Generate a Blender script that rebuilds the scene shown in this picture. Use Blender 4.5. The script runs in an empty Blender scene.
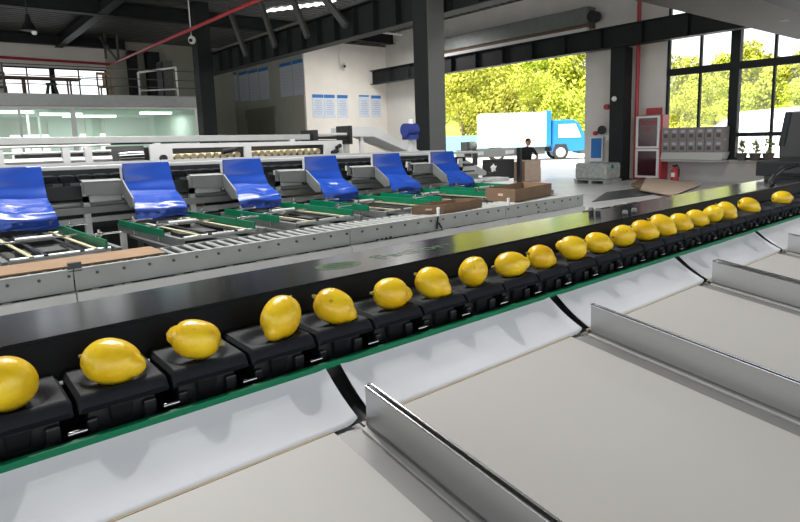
import bpy, bmesh, math, random
from mathutils import Vector, Matrix
random.seed(7)
C = bpy.context.scene.collection
S = bpy.context.scene
Z0 = 1.5            # camera height over the floor; coordinates below are relative to the lens, floor = -1.5
FL = -1.5
# ------------------------------------------------------------------ camera
YAW, PITCH, ROLL, FPX, CY = .888528, .144389, -.0304816, 578.796, 221.932
_f = Vector((math.cos(YAW)*math.cos(PITCH), math.sin(YAW)*math.cos(PITCH), -math.sin(PITCH)))
_r0 = _f.cross(Vector((0, 0, 1))).normalized(); _u0 = _r0.cross(_f)
_r = _r0*math.cos(ROLL)+_u0*math.sin(ROLL); _u = -_r0*math.sin(ROLL)+_u0*math.cos(ROLL)
cam = bpy.data.objects.new('camera', bpy.data.cameras.new('camera')); C.objects.link(cam)
cam.matrix_world = Matrix(((_r.x, _u.x, -_f.x, 0), (_r.y, _u.y, -_f.y, 0), (_r.z, _u.z, -_f.z, Z0), (0, 0, 0, 1)))
cam.data.sensor_width = 36; cam.data.lens = FPX/800*36
cam.data.shift_y = -(261-CY)/800; cam.data.clip_start = .02; cam.data.clip_end = 500
S.camera = cam
# ------------------------------------------------------------------ world, sun, exposure
w = bpy.data.worlds.new('sky'); S.world = w; w.use_nodes = True
nt = w.node_tree; bg = nt.nodes['Background']
geo = nt.nodes.new('ShaderNodeTexCoord'); sep = nt.nodes.new('ShaderNodeSeparateXYZ'); rp = nt.nodes.new('ShaderNodeValToRGB')
nt.links.new(geo.outputs['Generated'], sep.inputs[0]); nt.links.new(sep.outputs['Z'], rp.inputs[0]); nt.links.new(rp.outputs[0], bg.inputs['Color'])
rp.color_ramp.elements[0].position = 0; rp.color_ramp.elements[0].color = (.95, .97, 1, 1)
rp.color_ramp.elements[1].position = .8; rp.color_ramp.elements[1].color = (.75, .87, 1, 1)
bg.inputs['Strength'].default_value = 1.02
sd = bpy.data.lights.new('sun', 'SUN'); sd.energy = 5.6; sd.angle = .02; sd.color = (1, .95, .86)
sun = bpy.data.objects.new('sun', sd); C.objects.link(sun)
sun.rotation_euler = Vector((.62, -.12, -.95)).to_track_quat('-Z', 'Y').to_euler()
VS = S.view_settings
S.display_settings.display_device = 'sRGB'
VS.view_transform = 'Standard'; VS.look = 'None'; VS.gamma = 1; VS.exposure = 1.0; VS.use_curve_mapping = False
# hall's linear lamps, the last one added to brighten the white wall (their housings are built further down)
HB = [(2.0, 4.8, 4.25, 200), (1.2, 4.45, 4.25, 130), (10.5, 4.7, 4.25, 80), (14.4, 18.2, 4.0, 115)]
for i, (x, y, z, e) in enumerate(HB):
    ld = bpy.data.lights.new('high_bay', 'AREA'); ld.shape = 'RECTANGLE'; ld.size = (5.0, .16, 1.5, 1.5)[i]; ld.size_y = (.07, .10, .07, .07)[i]; ld.energy = e; ld.color = (1, .985, .96)
    lo = bpy.data.objects.new('high_bay', ld); C.objects.link(lo); lo.location = (x, y, z+Z0-.02)
S.cycles.use_denoising = True
S.cycles.max_bounces = 10; S.cycles.diffuse_bounces = 5; S.cycles.transparent_max_bounces = 16
S.cycles.sample_clamp_indirect = 6; S.cycles.caustics_reflective = False; S.cycles.caustics_refractive = False

# ------------------------------------------------------------------ materials
def mat(name, col, rough=.5, metal=0., noise=None, bump=None, spec=.5, coat=0, emit=None, estr=0, rnd=0, stretch=None):
    """noise=(scale, amount): mottles the base colour; bump=(scale, strength)"""
    m = bpy.data.materials.new(name); m.use_nodes = True
    n = m.node_tree; b = n.nodes['Principled BSDF']
    b.inputs['Base Color'].default_value = (*col, 1); b.inputs['Roughness'].default_value = rough
    b.inputs['Metallic'].default_value = metal; b.inputs['Specular IOR Level'].default_value = spec
    b.inputs['Coat Weight'].default_value = coat; b.inputs['Coat Roughness'].default_value = .16 if coat > .42 else .04
    tc = n.nodes.new('ShaderNodeTexCoord'); src = tc.outputs['Object']
    if stretch:
        mp = n.nodes.new('ShaderNodeMapping'); mp.inputs['Scale'].default_value = stretch
        n.links.new(src, mp.inputs[0]); src = mp.outputs[0]
    if noise:
        t = n.nodes.new('ShaderNodeTexNoise'); t.inputs['Scale'].default_value = noise[0]; t.inputs['Detail'].default_value = 5
        n.links.new(src, t.inputs['Vector'])
        r = n.nodes.new('ShaderNodeValToRGB'); a = noise[1]
        r.color_ramp.elements[0].position = .3; r.color_ramp.elements[1].position = .7
        r.color_ramp.elements[0].color = (*[max(0, c*(1-a)) for c in col], 1)
        r.color_ramp.elements[1].color = (*[min(1, c*(1+a)) for c in col], 1)
        n.links.new(t.outputs['Fac'], r.inputs[0]); out = r.outputs[0]
        if rnd:
            oi = n.nodes.new('ShaderNodeObjectInfo'); hs = n.nodes.new('ShaderNodeHueSaturation')
            mr = n.nodes.new('ShaderNodeMapRange'); mr.inputs['To Min'].default_value = 1-rnd; mr.inputs['To Max'].default_value = 1+rnd
            n.links.new(oi.outputs['Random'], mr.inputs[0]); n.links.new(mr.outputs[0], hs.inputs['Value'])
            mh = n.nodes.new('ShaderNodeMapRange'); mh.inputs['To Min'].default_value = .5-rnd*.06; mh.inputs['To Max'].default_value = .5+rnd*.06
            n.links.new(oi.outputs['Random'], mh.inputs[0]); n.links.new(mh.outputs[0], hs.inputs['Hue'])
            n.links.new(out, hs.inputs['Color']); out = hs.outputs[0]
        n.links.new(out, b.inputs['Base Color'])
    if bump:
        t2 = n.nodes.new('ShaderNodeTexNoise'); t2.inputs['Scale'].default_value = bump[0]; t2.inputs['Detail'].default_value = 3
        n.links.new(src, t2.inputs['Vector'])
        bp = n.nodes.new('ShaderNodeBump'); bp.inputs['Strength'].default_value = bump[1]; bp.inputs['Distance'].default_value = .002
        n.links.new(t2.outputs['Fac'], bp.inputs['Height']); n.links.new(bp.outputs[0], b.inputs['Normal'])
    if emit:
        b.inputs['Emission Color'].default_value = (*emit, 1); b.inputs['Emission Strength'].default_value = estr
    return m
def glass(name, tint=(1, 1, 1), refl=.12):
    m = bpy.data.materials.new(name); m.use_nodes = True; n = m.node_tree; n.nodes.clear()
    o = n.nodes.new('ShaderNodeOutputMaterial'); mx = n.nodes.new('ShaderNodeMixShader')
    t = n.nodes.new('ShaderNodeBsdfTransparent'); t.inputs[0].default_value = (*tint, 1)
    g = n.nodes.new('ShaderNodeBsdfGlossy'); g.inputs['Roughness'].default_value = .02
    fr = n.nodes.new('ShaderNodeFresnel'); fr.inputs[0].default_value = 1.45
    ml = n.nodes.new('ShaderNodeMath'); ml.operation = 'MULTIPLY'; ml.inputs[1].default_value = refl*8
    n.links.new(fr.outputs[0], ml.inputs[0]); n.links.new(ml.outputs[0], mx.inputs[0])
    n.links.new(t.outputs[0], mx.inputs[1]); n.links.new(g.outputs[0], mx.inputs[2]); n.links.new(mx.outputs[0], o.inputs[0])
    return m
M = dict(
    floor=mat('polished_concrete', (.60, .59, .57), .34, noise=(1.2, .12), bump=(8, .05)),
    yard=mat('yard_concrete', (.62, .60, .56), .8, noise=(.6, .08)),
    wall_w=mat('lit_tone_white_plaster', (.82, .77, .70), .8, noise=(1.5, .04)),  # brighter plaster copy, carries the light on the notice wall in its colour
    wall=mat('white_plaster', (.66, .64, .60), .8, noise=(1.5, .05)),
    wall_dim=mat('shade_grey_plaster', (.36, .36, .30), .8, noise=(1.5, .05)),  # darker plaster, wall shade is put into its colour; also the grey cladding
    sill_wall=mat('grey_wall_paint', (.42, .41, .39), .7, noise=(2, .06)),
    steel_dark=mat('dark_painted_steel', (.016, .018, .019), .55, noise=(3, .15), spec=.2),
    steel_mid=mat('grey_painted_steel', (.085, .087, .083), .55, noise=(3, .12), spec=.3),
    deck=mat('galvanised_roof_deck', (.075, .075, .072), .5, .15, noise=(2, .2)),
    roof_dark=mat('dark_roof_underside', (.10, .10, .10), .6),
    red=mat('red_pipe_paint', (.42, .03, .04), .4),
    sheet=mat('brushed_aluminium', (.50, .505, .50), .34, .85),
    flange=mat('zinc_sheet', (.24, .237, .23), .5, .2, noise=(8, .03)),
    pan=mat('grey_sheet_pan', (.19, .20, .19), .45, .3, noise=(5, .08)),
    tray=mat('white_tray_mat', (.44, .428, .405), .55, noise=(3, .03), bump=(40, .04), spec=.25),
    chute=mat('white_glossy_plastic', (.78, .79, .81), .10, noise=(8, .015), bump=(300, .03), coat=.3),
    tan=mat('tan_felt', (.38, .30, .20), .9),
    cup=mat('black_cup_plastic', (.012, .014, .018), .62, bump=(60, .05), spec=.2),
    black=mat('black_plastic', (.010, .010, .011), .45),
    rubber=mat('black_rubber', (.014, .014, .015), .35),
    cover_f=mat('black_satin_enamel', (.006, .007, .009), .42, spec=.07),
    cover=mat('black_gloss_enamel', (.011, .012, .013), .17, spec=.5, coat=.45),
    green=mat('green_plastic', (.0, .165, .070), .5, spec=.25),
    green_d=mat('green_side_strip', (.0, .16, .07), .4, noise=(6, .15)),
    emblem=mat('faint_green_print', (.035, .095, .025), .35),
    chrome=mat('bright_zinc', (.75, .75, .76), .18, 1),
    panel=mat('grey_machine_panel', (.38, .39, .375), .4, .25, noise=(5, .06)),
    panel_w=mat('white_machine_panel', (.60, .60, .585), .4, noise=(5, .04)),
    roller=mat('dark_roller_gap', (.03, .03, .03), .5),
    roll=mat('grey_roller', (.38, .39, .38), .35, .4),
    blue=mat('blue_vinyl', (.012, .052, .30), .26, noise=(6, .08), bump=(14, .25), coat=.1),
    belt=mat('cream_belt', (.42, .39, .24), .6),
    carton=mat('brown_cardboard', (.25, .16, .095), .85, noise=(9, .1)),
    carton_shade=mat('shade_tone_cardboard', (.20, .125, .075), .85, noise=(9, .1)),  # darker cardboard copy, paints shade on one carton wall and the base
    carton_l=mat('light_kraft_cardboard', (.60, .45, .34), .85, noise=(9, .08)),
    brush=mat('cream_roller_brush', (.62, .52, .33), .8, noise=(30, .2)),
    lemon=None,
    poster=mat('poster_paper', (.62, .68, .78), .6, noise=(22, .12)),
    poster_b=mat('poster_blue', (.02, .17, .50), .6),
    poster_t=mat('poster_text_grey', (.42, .46, .54), .7),
    white=mat('white_paint', (.8, .8, .79), .5),
    truck_w=mat('truck_box_white', (.85, .85, .86), .4),
    truck_b=mat('truck_cab_blue', (.02, .22, .62), .3),
    tyre=mat('tyre_rubber', (.03, .03, .03), .8),
    leaf=mat('leaf_green', (.42, .45, .035), .6, noise=(.7, .35), rnd=.25),
    leaf2=mat('shrub_leaf', (.30, .34, .12), .6, noise=(2, .3)),
    hill=mat('hillside_grass', (.40, .45, .06), .9, noise=(.5, .35)),
    bark=mat('bark', (.22, .17, .11), .9, noise=(8, .2)),
    fence=mat('turquoise_sheet', (.20, .50, .52), .6),
    skin=mat('skin', (.50, .30, .21), .6), shirt=mat('black_shirt', (.012, .013, .018), .8),
    trousers=mat('dark_trousers', (.02, .022, .03), .8), hair=mat('dark_hair', (.012, .01, .009), .6),
    wrap=mat('plastic_wrapped_pallet', (.36, .38, .36), .22, noise=(10, .2), bump=(18, .8)),
    box_grey=mat('grey_cardboard', (.26, .235, .225), .85, noise=(7, .1)),
    box_print=mat('box_print_dark', (.10, .09, .10), .8),
    glassd=mat('dark_red_cabinet_pane', (.055, .012, .016), .12),
    sign_red=mat('red_lettering', (.60, .05, .05), .5),
    tube=mat('fluorescent_tube', (1, 1, 1), .5, emit=(.95, 1, .97), estr=1.3),
    amber=mat('amber_lamp', (.8, .35, .05), .4, emit=(1, .5, .1), estr=1.0),
    office=mat('office_white_wall', (.62, .66, .63), .7), office_floor=mat('office_floor', (.55, .60, .55), .4),
    pot=mat('dark_planter', (.07, .07, .075), .7), wood=mat('brown_wood', (.16, .09, .05), .6, noise=(12, .2)),
    tank=mat('grey_plastic_tray', (.40, .40, .38), .5), stone=mat('trough_foam', (.55, .55, .53), .7),
    blue_c=mat('blue_cloth', (.02, .04, .22), .7), mat_d=mat('dark_floor_mat', (.045, .05, .05), .35),
)
GL = glass('clear_glass'); GO = glass('greenish_office_glass', (.90, .97, .92), .14)
def lemon_mat():
    m = mat('lemon_peel', (.80, .50, .018), .30, bump=(170, .32), noise=(30, .06)); n = m.node_tree; b = n.nodes['Principled BSDF']
    b.inputs['Subsurface Weight'].default_value = .12; b.inputs['Subsurface Radius'].default_value = (.012, .006, .001); b.inputs['Subsurface Scale'].default_value = .5
    oi = n.nodes.new('ShaderNodeObjectInfo'); tc = n.nodes.new('ShaderNodeTexCoord')
    ad = n.nodes.new('ShaderNodeVectorMath'); ad.operation = 'ADD'
    n.links.new(tc.outputs['Object'], ad.inputs[0]); n.links.new(oi.outputs['Random'], ad.inputs[1])
    t = n.nodes.new('ShaderNodeTexNoise'); t.inputs['Scale'].default_value = 14; t.inputs['Detail'].default_value = 2; n.links.new(ad.outputs[0], t.inputs['Vector'])
    r = n.nodes.new('ShaderNodeValToRGB'); e = r.color_ramp.elements
    e[0].position = .30; e[0].color = (.72, .42, .008, 1); e[1].position = .62; e[1].color = (.86, .595, .02, 1)
    n.links.new(t.outputs['Fac'], r.inputs[0])
    t2 = n.nodes.new('ShaderNodeTexNoise'); t2.inputs['Scale'].default_value = 55; n.links.new(ad.outputs[0], t2.inputs['Vector'])
    r2 = n.nodes.new('ShaderNodeValToRGB'); r2.color_ramp.elements[0].position = .70; r2.color_ramp.elements[1].position = .78
    n.links.new(t2.outputs['Fac'], r2.inputs[0])
    mx = n.nodes.new('ShaderNodeMixRGB'); mx.inputs[2].default_value = (.22, .09, .015, 1)
    sc = n.nodes.new('ShaderNodeMath'); sc.operation = 'MULTIPLY'; sc.inputs[1].default_value = .6
    n.links.new(r2.outputs[0], sc.inputs[0]); n.links.new(sc.outputs[0], mx.inputs[0]); n.links.new(r.outputs[0], mx.inputs[1])
    n.links.new(mx.outputs[0], b.inputs['Base Color'])
    return m
M['lemon'] = lemon_mat(); M['scar'] = mat('olive_stem_scar', (.30, .24, .05), .8)

# ------------------------------------------------------------------ mesh builder
OFF = {}
class MB:
    def __init__(s): s.v = []; s.f = []
    def add(s, vs, fs):
        k = len(s.v); s.v += [Vector(p) for p in vs]; s.f += [[i+k for i in q] for q in fs]; return s
    def box(s, x0, x1, y0, y1, z0, z1):
        if x0 > x1: x0, x1 = x1, x0
        if y0 > y1: y0, y1 = y1, y0
        if z0 > z1: z0, z1 = z1, z0
        return s.add([(x0, y0, z0), (x1, y0, z0), (x1, y1, z0), (x0, y1, z0), (x0, y0, z1), (x1, y0, z1), (x1, y1, z1), (x0, y1, z1)],
                     [(0, 3, 2, 1), (4, 5, 6, 7), (0, 1, 5, 4), (1, 2, 6, 5), (2, 3, 7, 6), (3, 0, 4, 7)])
    def bar(s, p, q, wd, ht, up=(0, 0, 1)):
        p = Vector(p); q = Vector(q); d = (q-p).normalized(); up = Vector(up)
        if abs(d.dot(up)) > .98: up = Vector((0, 1, 0))
        a = d.cross(up).normalized()*wd/2; b = a.cross(d).normalized()*ht/2
        return s.add([p-a-b, p+a-b, p+a+b, p-a+b, q-a-b, q+a-b, q+a+b, q-a+b],
                     [(0, 3, 2, 1), (4, 5, 6, 7), (0, 1, 5, 4), (1, 2, 6, 5), (2, 3, 7, 6), (3, 0, 4, 7)])
    def cyl(s, p, q, r, r2=None, n=12):
        p = Vector(p); q = Vector(q); d = (q-p).normalized(); r2 = r if r2 is None else r2
        a = d.orthogonal().normalized(); b = d.cross(a); vs = []
        for c, rr in ((p, r), (q, r2)):
            for i in range(n):
                t = 2*math.pi*i/n; vs.append(c+(a*math.cos(t)+b*math.sin(t))*rr)
        return s.add(vs, [(i, (i+1) % n, n+(i+1) % n, n+i) for i in range(n)]+[tuple(range(n))[::-1], tuple(range(n, 2*n))])
    def tube(s, pts, r, n=8):
        for a, b in zip(pts, pts[1:]): s.cyl(a, b, r, n=n)
        return s
    def lathe(s, prof, c=(0, 0, 0), axis='z', n=24):
        vs = []; c = Vector(c)
        for (r, h) in prof:
            for i in range(n):
                t = 2*math.pi*i/n; x, y = r*math.cos(t), r*math.sin(t)
                vs.append(c+Vector({'z': (x, y, h), 'x': (h, x, y), 'y': (y, h, x)}[axis]))
        k = len(prof)
        return s.add(vs, [(j*n+i, j*n+(i+1) % n, (j+1)*n+(i+1) % n, (j+1)*n+i) for j in range(k-1) for i in range(n)]+[tuple(range(n))[::-1], tuple(range((k-1)*n, k*n))])
    def prism(s, poly, vec):
        n = len(poly); vec = Vector(vec); a = [Vector(p) for p in poly]
        return s.add(a+[p+vec for p in a], [tuple(range(n))[::-1], tuple(range(n, 2*n))]+[(i, (i+1) % n, n+(i+1) % n, n+i) for i in range(n)])
    def grid(s, fn, nu, nv, th=None):
        """surface fn(u,v) u,v in 0..1, given a real thickness th (vector)"""
        vs = [Vector(fn(i/nu, j/nv)) for j in range(nv+1) for i in range(nu+1)]; W = nu+1
        fs = [(j*W+i, j*W+i+1, (j+1)*W+i+1, (j+1)*W+i) for j in range(nv) for i in range(nu)]
        if th is None: return s.add(vs, fs)
        t = Vector(th); k = len(vs); vs2 = vs+[p+t for p in vs]
        fs2 = fs+[tuple(reversed([i+k for i in f])) for f in fs]
        rim = [i for i in range(W)]+[j*W+nu for j in range(1, nv+1)]+[nv*W+i for i in range(nu-1, -1, -1)]+[j*W for j in range(nv-1, 0, -1)]
        fs2 += [(rim[(i+1) % len(rim)], rim[i], rim[i]+k, rim[(i+1) % len(rim)]+k) for i in range(len(rim))]
        return s.add(vs2, fs2)
    def ball(s, c, rx, ry=None, rz=None, nu=16, nv=10, R=None):
        ry = ry or rx; rz = rz or rx; c = Vector(c); vs = []
        for j in range(1, nv):
            ph = math.pi*j/nv
            for i in range(nu):
                t = 2*math.pi*i/nu; p = Vector((rx*math.sin(ph)*math.cos(t), ry*math.sin(ph)*math.sin(t), rz*math.cos(ph)))
                vs.append(c+(R @ p if R else p))
        top = Vector((0, 0, rz)); vs += [c+(R @ top if R else top), c-(R @ top if R else top)]; k = (nv-1)*nu
        fs = [(j*nu+i, (j+1)*nu+i, (j+1)*nu+(i+1) % nu, j*nu+(i+1) % nu) for j in range(nv-2) for i in range(nu)]
        fs += [(k, i, (i+1) % nu) for i in range(nu)]+[(k+1, (nv-2)*nu+(i+1) % nu, (nv-2)*nu+i) for i in range(nu)]
        return s.add(vs, fs)
    def build(s, name, m, parent=None, smooth=False, bevel=0, local=False, seg=2, sub=0):
        z = Vector((0, 0, 0 if local else Z0)); vs = [p+z for p in s.v]
        if parent is None:
            if local: o0 = Vector((0, 0, 0))
            else:
                lo = Vector([min(p[i] for p in vs) for i in range(3)]); hi = Vector([max(p[i] for p in vs) for i in range(3)])
                o0 = Vector(((lo.x+hi.x)/2, (lo.y+hi.y)/2, lo.z))
        else: o0 = OFF[parent.name]
        me = bpy.data.meshes.new(name); me.from_pydata([p-o0 for p in vs], [], s.f); me.update()
        bm = bmesh.new(); bm.from_mesh(me); bmesh.ops.recalc_face_normals(bm, faces=bm.faces)
        if smooth:
            for f in bm.faces: f.smooth = True
            for e in bm.edges:
                if len(e.link_faces) == 2 and e.calc_face_angle(0) > .75: e.smooth = False
        bm.to_mesh(me); bm.free()
        me.materials.append(M[m] if isinstance(m, str) else m)
        o = bpy.data.objects.new(name, me); C.objects.link(o)
        if parent is not None: o.parent = parent; OFF[o.name] = OFF[parent.name]
        else: o.location = o0; OFF[o.name] = o0
        if bevel:
            b = o.modifiers.new('bevel', 'BEVEL'); b.width = bevel; b.segments = seg; b.limit_method = 'ANGLE'
        if sub:
            b = o.modifiers.new('sub', 'SUBSURF'); b.levels = sub; b.render_levels = sub
        return o
def tag(o, label, cat, group=None):
    o['label'] = label; o['category'] = cat
    if group: o['group'] = group
    return o
def thing(name, label, cat, loc, group=None, local=False):
    o = bpy.data.objects.new(name, None); C.objects.link(o); o.empty_display_size = .05
    L = Vector(loc)+Vector((0, 0, Z0)); o.location = L; OFF[o.name] = Vector((0, 0, 0)) if local else L
    return tag(o, label, cat, group)
def structure(o): o['kind'] = 'structure'; return o
def box(*a): return MB().box(*a)
def kids(o): return [c for c in ALL_KIDS.get(o.name, [])]
def dup(root, loc=None, rot=None, label=None, group=None, par=None, src=None):
    """copy of a thing with copies of its parts and sub-parts; loc relative to the lens"""
    c = root.copy(); C.objects.link(c)
    if par is not None: c.parent = par
    if loc is not None: c.location = Vector(loc)+Vector((0, 0, Z0))
    if rot is not None: c.rotation_euler = rot
    if label: c['label'] = label
    if group: c['group'] = group
    for k in root.children: dup(k, par=c)
    return c
def at(px, py, ax, val):
    """the point where the line of sight through pixel (px,py) meets the plane axis=val"""
    d = _f+_r*((px-400)/FPX)-_u*((py-CY)/FPX); return d*(val/d[ax])
def text(s, name, m, size, M4, parent, ext=.001, cjk=False):
    """lettering as a real mesh; M4 places the text plane (lens-relative)"""
    cu = bpy.data.curves.new(name, 'FONT'); cu.body = s; cu.size = size; cu.extrude = ext; cu.align_x = 'CENTER'; cu.align_y = 'CENTER'; cu.resolution_u = 3
    t = bpy.data.objects.new(name+'_c', cu); C.objects.link(t); dg = bpy.context.evaluated_depsgraph_get()
    me = bpy.data.meshes.new_from_object(t.evaluated_get(dg)); bpy.data.objects.remove(t); me.name = name
    Mx = Matrix.Translation(Vector((0, 0, Z0))-OFF[parent.name]) @ M4; me.transform(Mx)
    me.materials.clear(); me.materials.append(M[m]); o = bpy.data.objects.new(name, me); C.objects.link(o); o.parent = parent; OFF[o.name] = OFF[parent.name]
    return o
def frame(origin, xa, ya):
    xa = Vector(xa).normalized(); ya = Vector(ya).normalized(); za = xa.cross(ya)
    m = Matrix.Identity(4)
    for i, a in enumerate((xa, ya, za)):
        for k in range(3): m[k][i] = a[k]
    for k in range(3): m[k][3] = origin[k]
    return m

# ================================================================== STRUCTURE
XW = 17.3            # inner face of the end wall
YB = 29.2            # back wall
structure(box(-11, XW+.25, -9, YB+.2, FL-.2, FL).build('floor', 'floor'))
structure(box(XW+.25, 140, -60, 120, FL-.22, FL-.02).build('ground', 'yard'))
structure(box(-60, -11, -60, 120, FL-.22, FL-.02).build('ground', 'yard'))
structure(box(-11, XW+.25, -60, -9, FL-.22, FL-.02).build('ground', 'yard'))
# end wall: pieces round the doorway and the window
D0, D1, DZ = 11.3, 19.2, 2.95       # doorway
W0, W1, WS, WT = 1.2, 8.58, -.88, 3.75
ROOF = 4.75
ew = MB()
ew.box(XW, XW+.25, D1, YB, FL, ROOF)
ew.box(XW, XW+.25, D0, D1, DZ, ROOF)
ew.box(XW, XW+.25, W1, D0, FL, ROOF)
ew.box(XW, XW+.25, W0, W1, WT, ROOF)
ew.box(XW, XW+.25, -9, W0, FL, ROOF)
structure(ew.build('wall_right', 'wall'))
structure(box(XW, XW+.25, W0, W1, FL, WS).build('wall_right', 'sill_wall'))
structure(box(XW-.07, XW-.003, W0, W1, WS-.06, WS+.0).build('trim_1', 'sill_wall'))
# back wall with the bright mezzanine window
BW0, BW1, BZ0, BZ1 = 2.9, 6.85, 1.95, 3.43
bw = MB()
bw.box(-11, BW0, YB, YB+.2, FL, ROOF); 
bw.box(BW0, BW1, YB, YB+.2, BZ1, ROOF); bw.box(BW0, BW1, YB, YB+.2, -1.0+1.6, BZ0)
structure(bw.build('wall_back', 'wall'))
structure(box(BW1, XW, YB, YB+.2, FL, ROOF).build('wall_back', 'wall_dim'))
OW0, OW1 = -1.0, 7.0    # office window in the lower half of the same wall
structure(box(BW0, BW1, YB, YB+.2, FL, -.6).build('wall_back', 'wall'))
# roof deck: corrugated, ribs along X
rb = MB(); y = -9.0; prof = []
while y < YB:
    prof += [(y, ROOF), (y+.13, ROOF), (y+.17, ROOF+.09), (y+.29, ROOF+.09)]; y += .34
prof = [(min(a, YB+.1), b) for a, b in prof]
rb.prism([(-11, a, b) for a, b in prof]+[(-11, YB+.1, ROOF+.2), (-11, -9, ROOF+.2)], (XW+11.3, 0, 0))
structure(rb.build('ceiling', 'deck'))
def ibeam(mb, p, q, h, wd, tf=.02, tw=.02, stiff=None):
    """I-section; p,q = centre of the bottom flange"""
    p = Vector(p); q = Vector(q); up = Vector((0, 0, 1))
    mb.bar(p+up*tf/2, q+up*tf/2, wd, tf); mb.bar(p+up*(h-tf/2), q+up*(h-tf/2), wd, tf); mb.bar(p+up*(h/2), q+up*(h/2), tw, h-2*tf)
    if stiff:
        d = (q-p); L = d.length; d.normalize(); n = int(L/stiff)
        for i in range(1, n):
            c = p+d*(i*stiff)+up*h/2; mb.bar(c-d*.006, c+d*.006, wd*.94, h-2*tf)
    return mb
def bm_thing(name, lab, m, p, q, h, wd, stiff=None, group=None, **k):
    return tag(ibeam(MB(), p, q, h, wd, stiff=stiff, **k).build(name, m), lab, 'beam', group)
# roof beams
bm_thing('roof_beam', 'dark steel roof beam crossing the upper left above the mezzanine front edge', 'steel_dark', (-8, 21.4, 4.26), (XW, 21.4, 4.26), .48, .3)
for k, (x, lab) in enumerate(((5.05, 'dark steel joist running from the back wall above the mezzanine window'), (-.6, 'dark steel joist at the far left roof edge above the mezzanine'))):
    bm_thing('roof_joist', lab, 'steel_dark', (x, 16.0, 4.28), (x, YB-.01, 4.28), .42, .3)
for k, (y, lab) in enumerate(((28.6, 'thin dark purlin just in front of the mezzanine window wall'), (16.2, 'dark roof purlin nearest the camera at the upper left'), (12.4, 'dark roof purlin above the pale hangers in the upper centre'))):
    bm_thing('roof_purlin', lab, 'steel_dark', (-8, y, 4.3), (7.6, y, 4.3), .4, .26)
tag(ibeam(MB(), (6.2, 4.38, 2.02), (16.3, 4.38, 2.02), 1.0, 1.15, tf=.03, tw=.03).build('wide_roof_girder', mat('brown_grey_girder_paint', (.055, .050, .045), .6)),
    'very wide grey steel girder cutting across the upper right corner overhead', 'girder')
box(13.05, 13.3, 4.2, 4.32, 2.016, 2.0195).build('bolt_hole', 'black', bpy.data.objects['wide_roof_girder'])
sk_ = thing('skylight_louvre', 'row of short bright skylight slits in the dark roof, top centre', 'skylight', (10, 17, ROOF))
M['sky_slit'] = mat('translucent_roof_strip', (.9, .9, .9), .5, emit=(.95, 1, 1), estr=.9)
for i in range(8):
    x_, y_ = 264+8.5*i, 12.5-1.1*i; p_, q_ = at(x_, y_, 2, ROOF-.03), at(x_+11, y_-4.2, 2, ROOF-.03)
    MB().bar(p_, q_, .16, .02).build('slit', 'sky_slit', sk_)
# crane runway girders
g1 = thing('crane_runway_girder', 'dark steel crane girder with vertical stiffeners running above the notice wall', 'girder', (8.33, 12, 2.4))
ibeam(MB(), (8.33, 2.0, 2.36), (8.33, 20.9, 2.42), .70, .34, stiff=.8).build('i_beam', 'steel_dark', g1)
MB().bar((8.2, 2.0, 3.10), (8.2, 20.9, 3.16), .07, .07).build('rail', 'steel_mid', g1)['label'] = 'pale grey crane rail'
g2 = thing('crane_runway_girder', 'dark steel crane girder with stiffeners crossing in front of the doorway top and the window', 'girder', (16.55, 12, 2.47))
ibeam(MB(), (16.5, 4.97, 2.49), (16.5, 22.0, 2.47), .62, .34, stiff=1.3).build('i_beam', 'steel_dark', g2)
# knee bars hanging above the left girder
for (a, b, lab) in (((16.92, 3.76), (16.37, 2.95), 'first'), ((14.96, 3.7), (14.56, 2.95), 'second'), ((13.18, 3.46), (12.87, 2.95), 'third'), ((11.36, 3.11), (11.2, 2.98), 'fourth')):
    dy = (a[0]-b[0])/(a[1]-b[1]); top = 4.24
    p = (8.07, (b[0]+dy*(top-b[1]))*1.06, top); q = (8.07, (b[0]-.13)*1.06, 2.66)
    tag(MB().bar(p, q, .09, .16).build('sloping_hanger', 'steel_mid'), 'grey sloping steel hanger, %s from the left of the four above the crane girder' % lab, 'steel hanger', 'sloping hangers over the crane girder')
# columns
def column(x, y, w_, z1, lab, m='steel_dark', plate=True):
    t = thing('steel_column', lab, 'column', (x, y, FL))
    ob = MB().box(x-w_/2, x+w_/2, y-w_/2, y+w_/2, FL, z1).build('shaft', m, t, bevel=.008)
    box(x-w_/2-.05, x+w_/2+.05, y-w_/2-.05, y+w_/2+.05, FL, FL+.03).build('base_plate', m, t)
    return t
c1 = column(7.85, 8.62, .42, ROOF-.005, 'dark steel column standing left of the truck doorway behind the blue flaps')
M['face'] = mat('lit_tone_column_face', (.085, .088, .082), .5)
box(7.85-.211, 7.85+.211, 8.62-.224, 8.62-.2102, FL+.03, ROOF-.005).build('front_face', 'face', c1)  # thin lighter sheet paints the light on this side of the column
c2 = column(7.85, 20.2, .50, ROOF-.005, 'dark steel column at the right end of the mezzanine')
c3 = column(16.66, 9.65, .46, 2.48, 'dark steel column between the doorway and the red fire cabinet')
tag(MB().ball((16.38, 9.7, .97), .05, .08, .08).build('wall_clock', 'white'), 'small round white disc high on the dark column by the doorway', 'disc')
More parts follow.
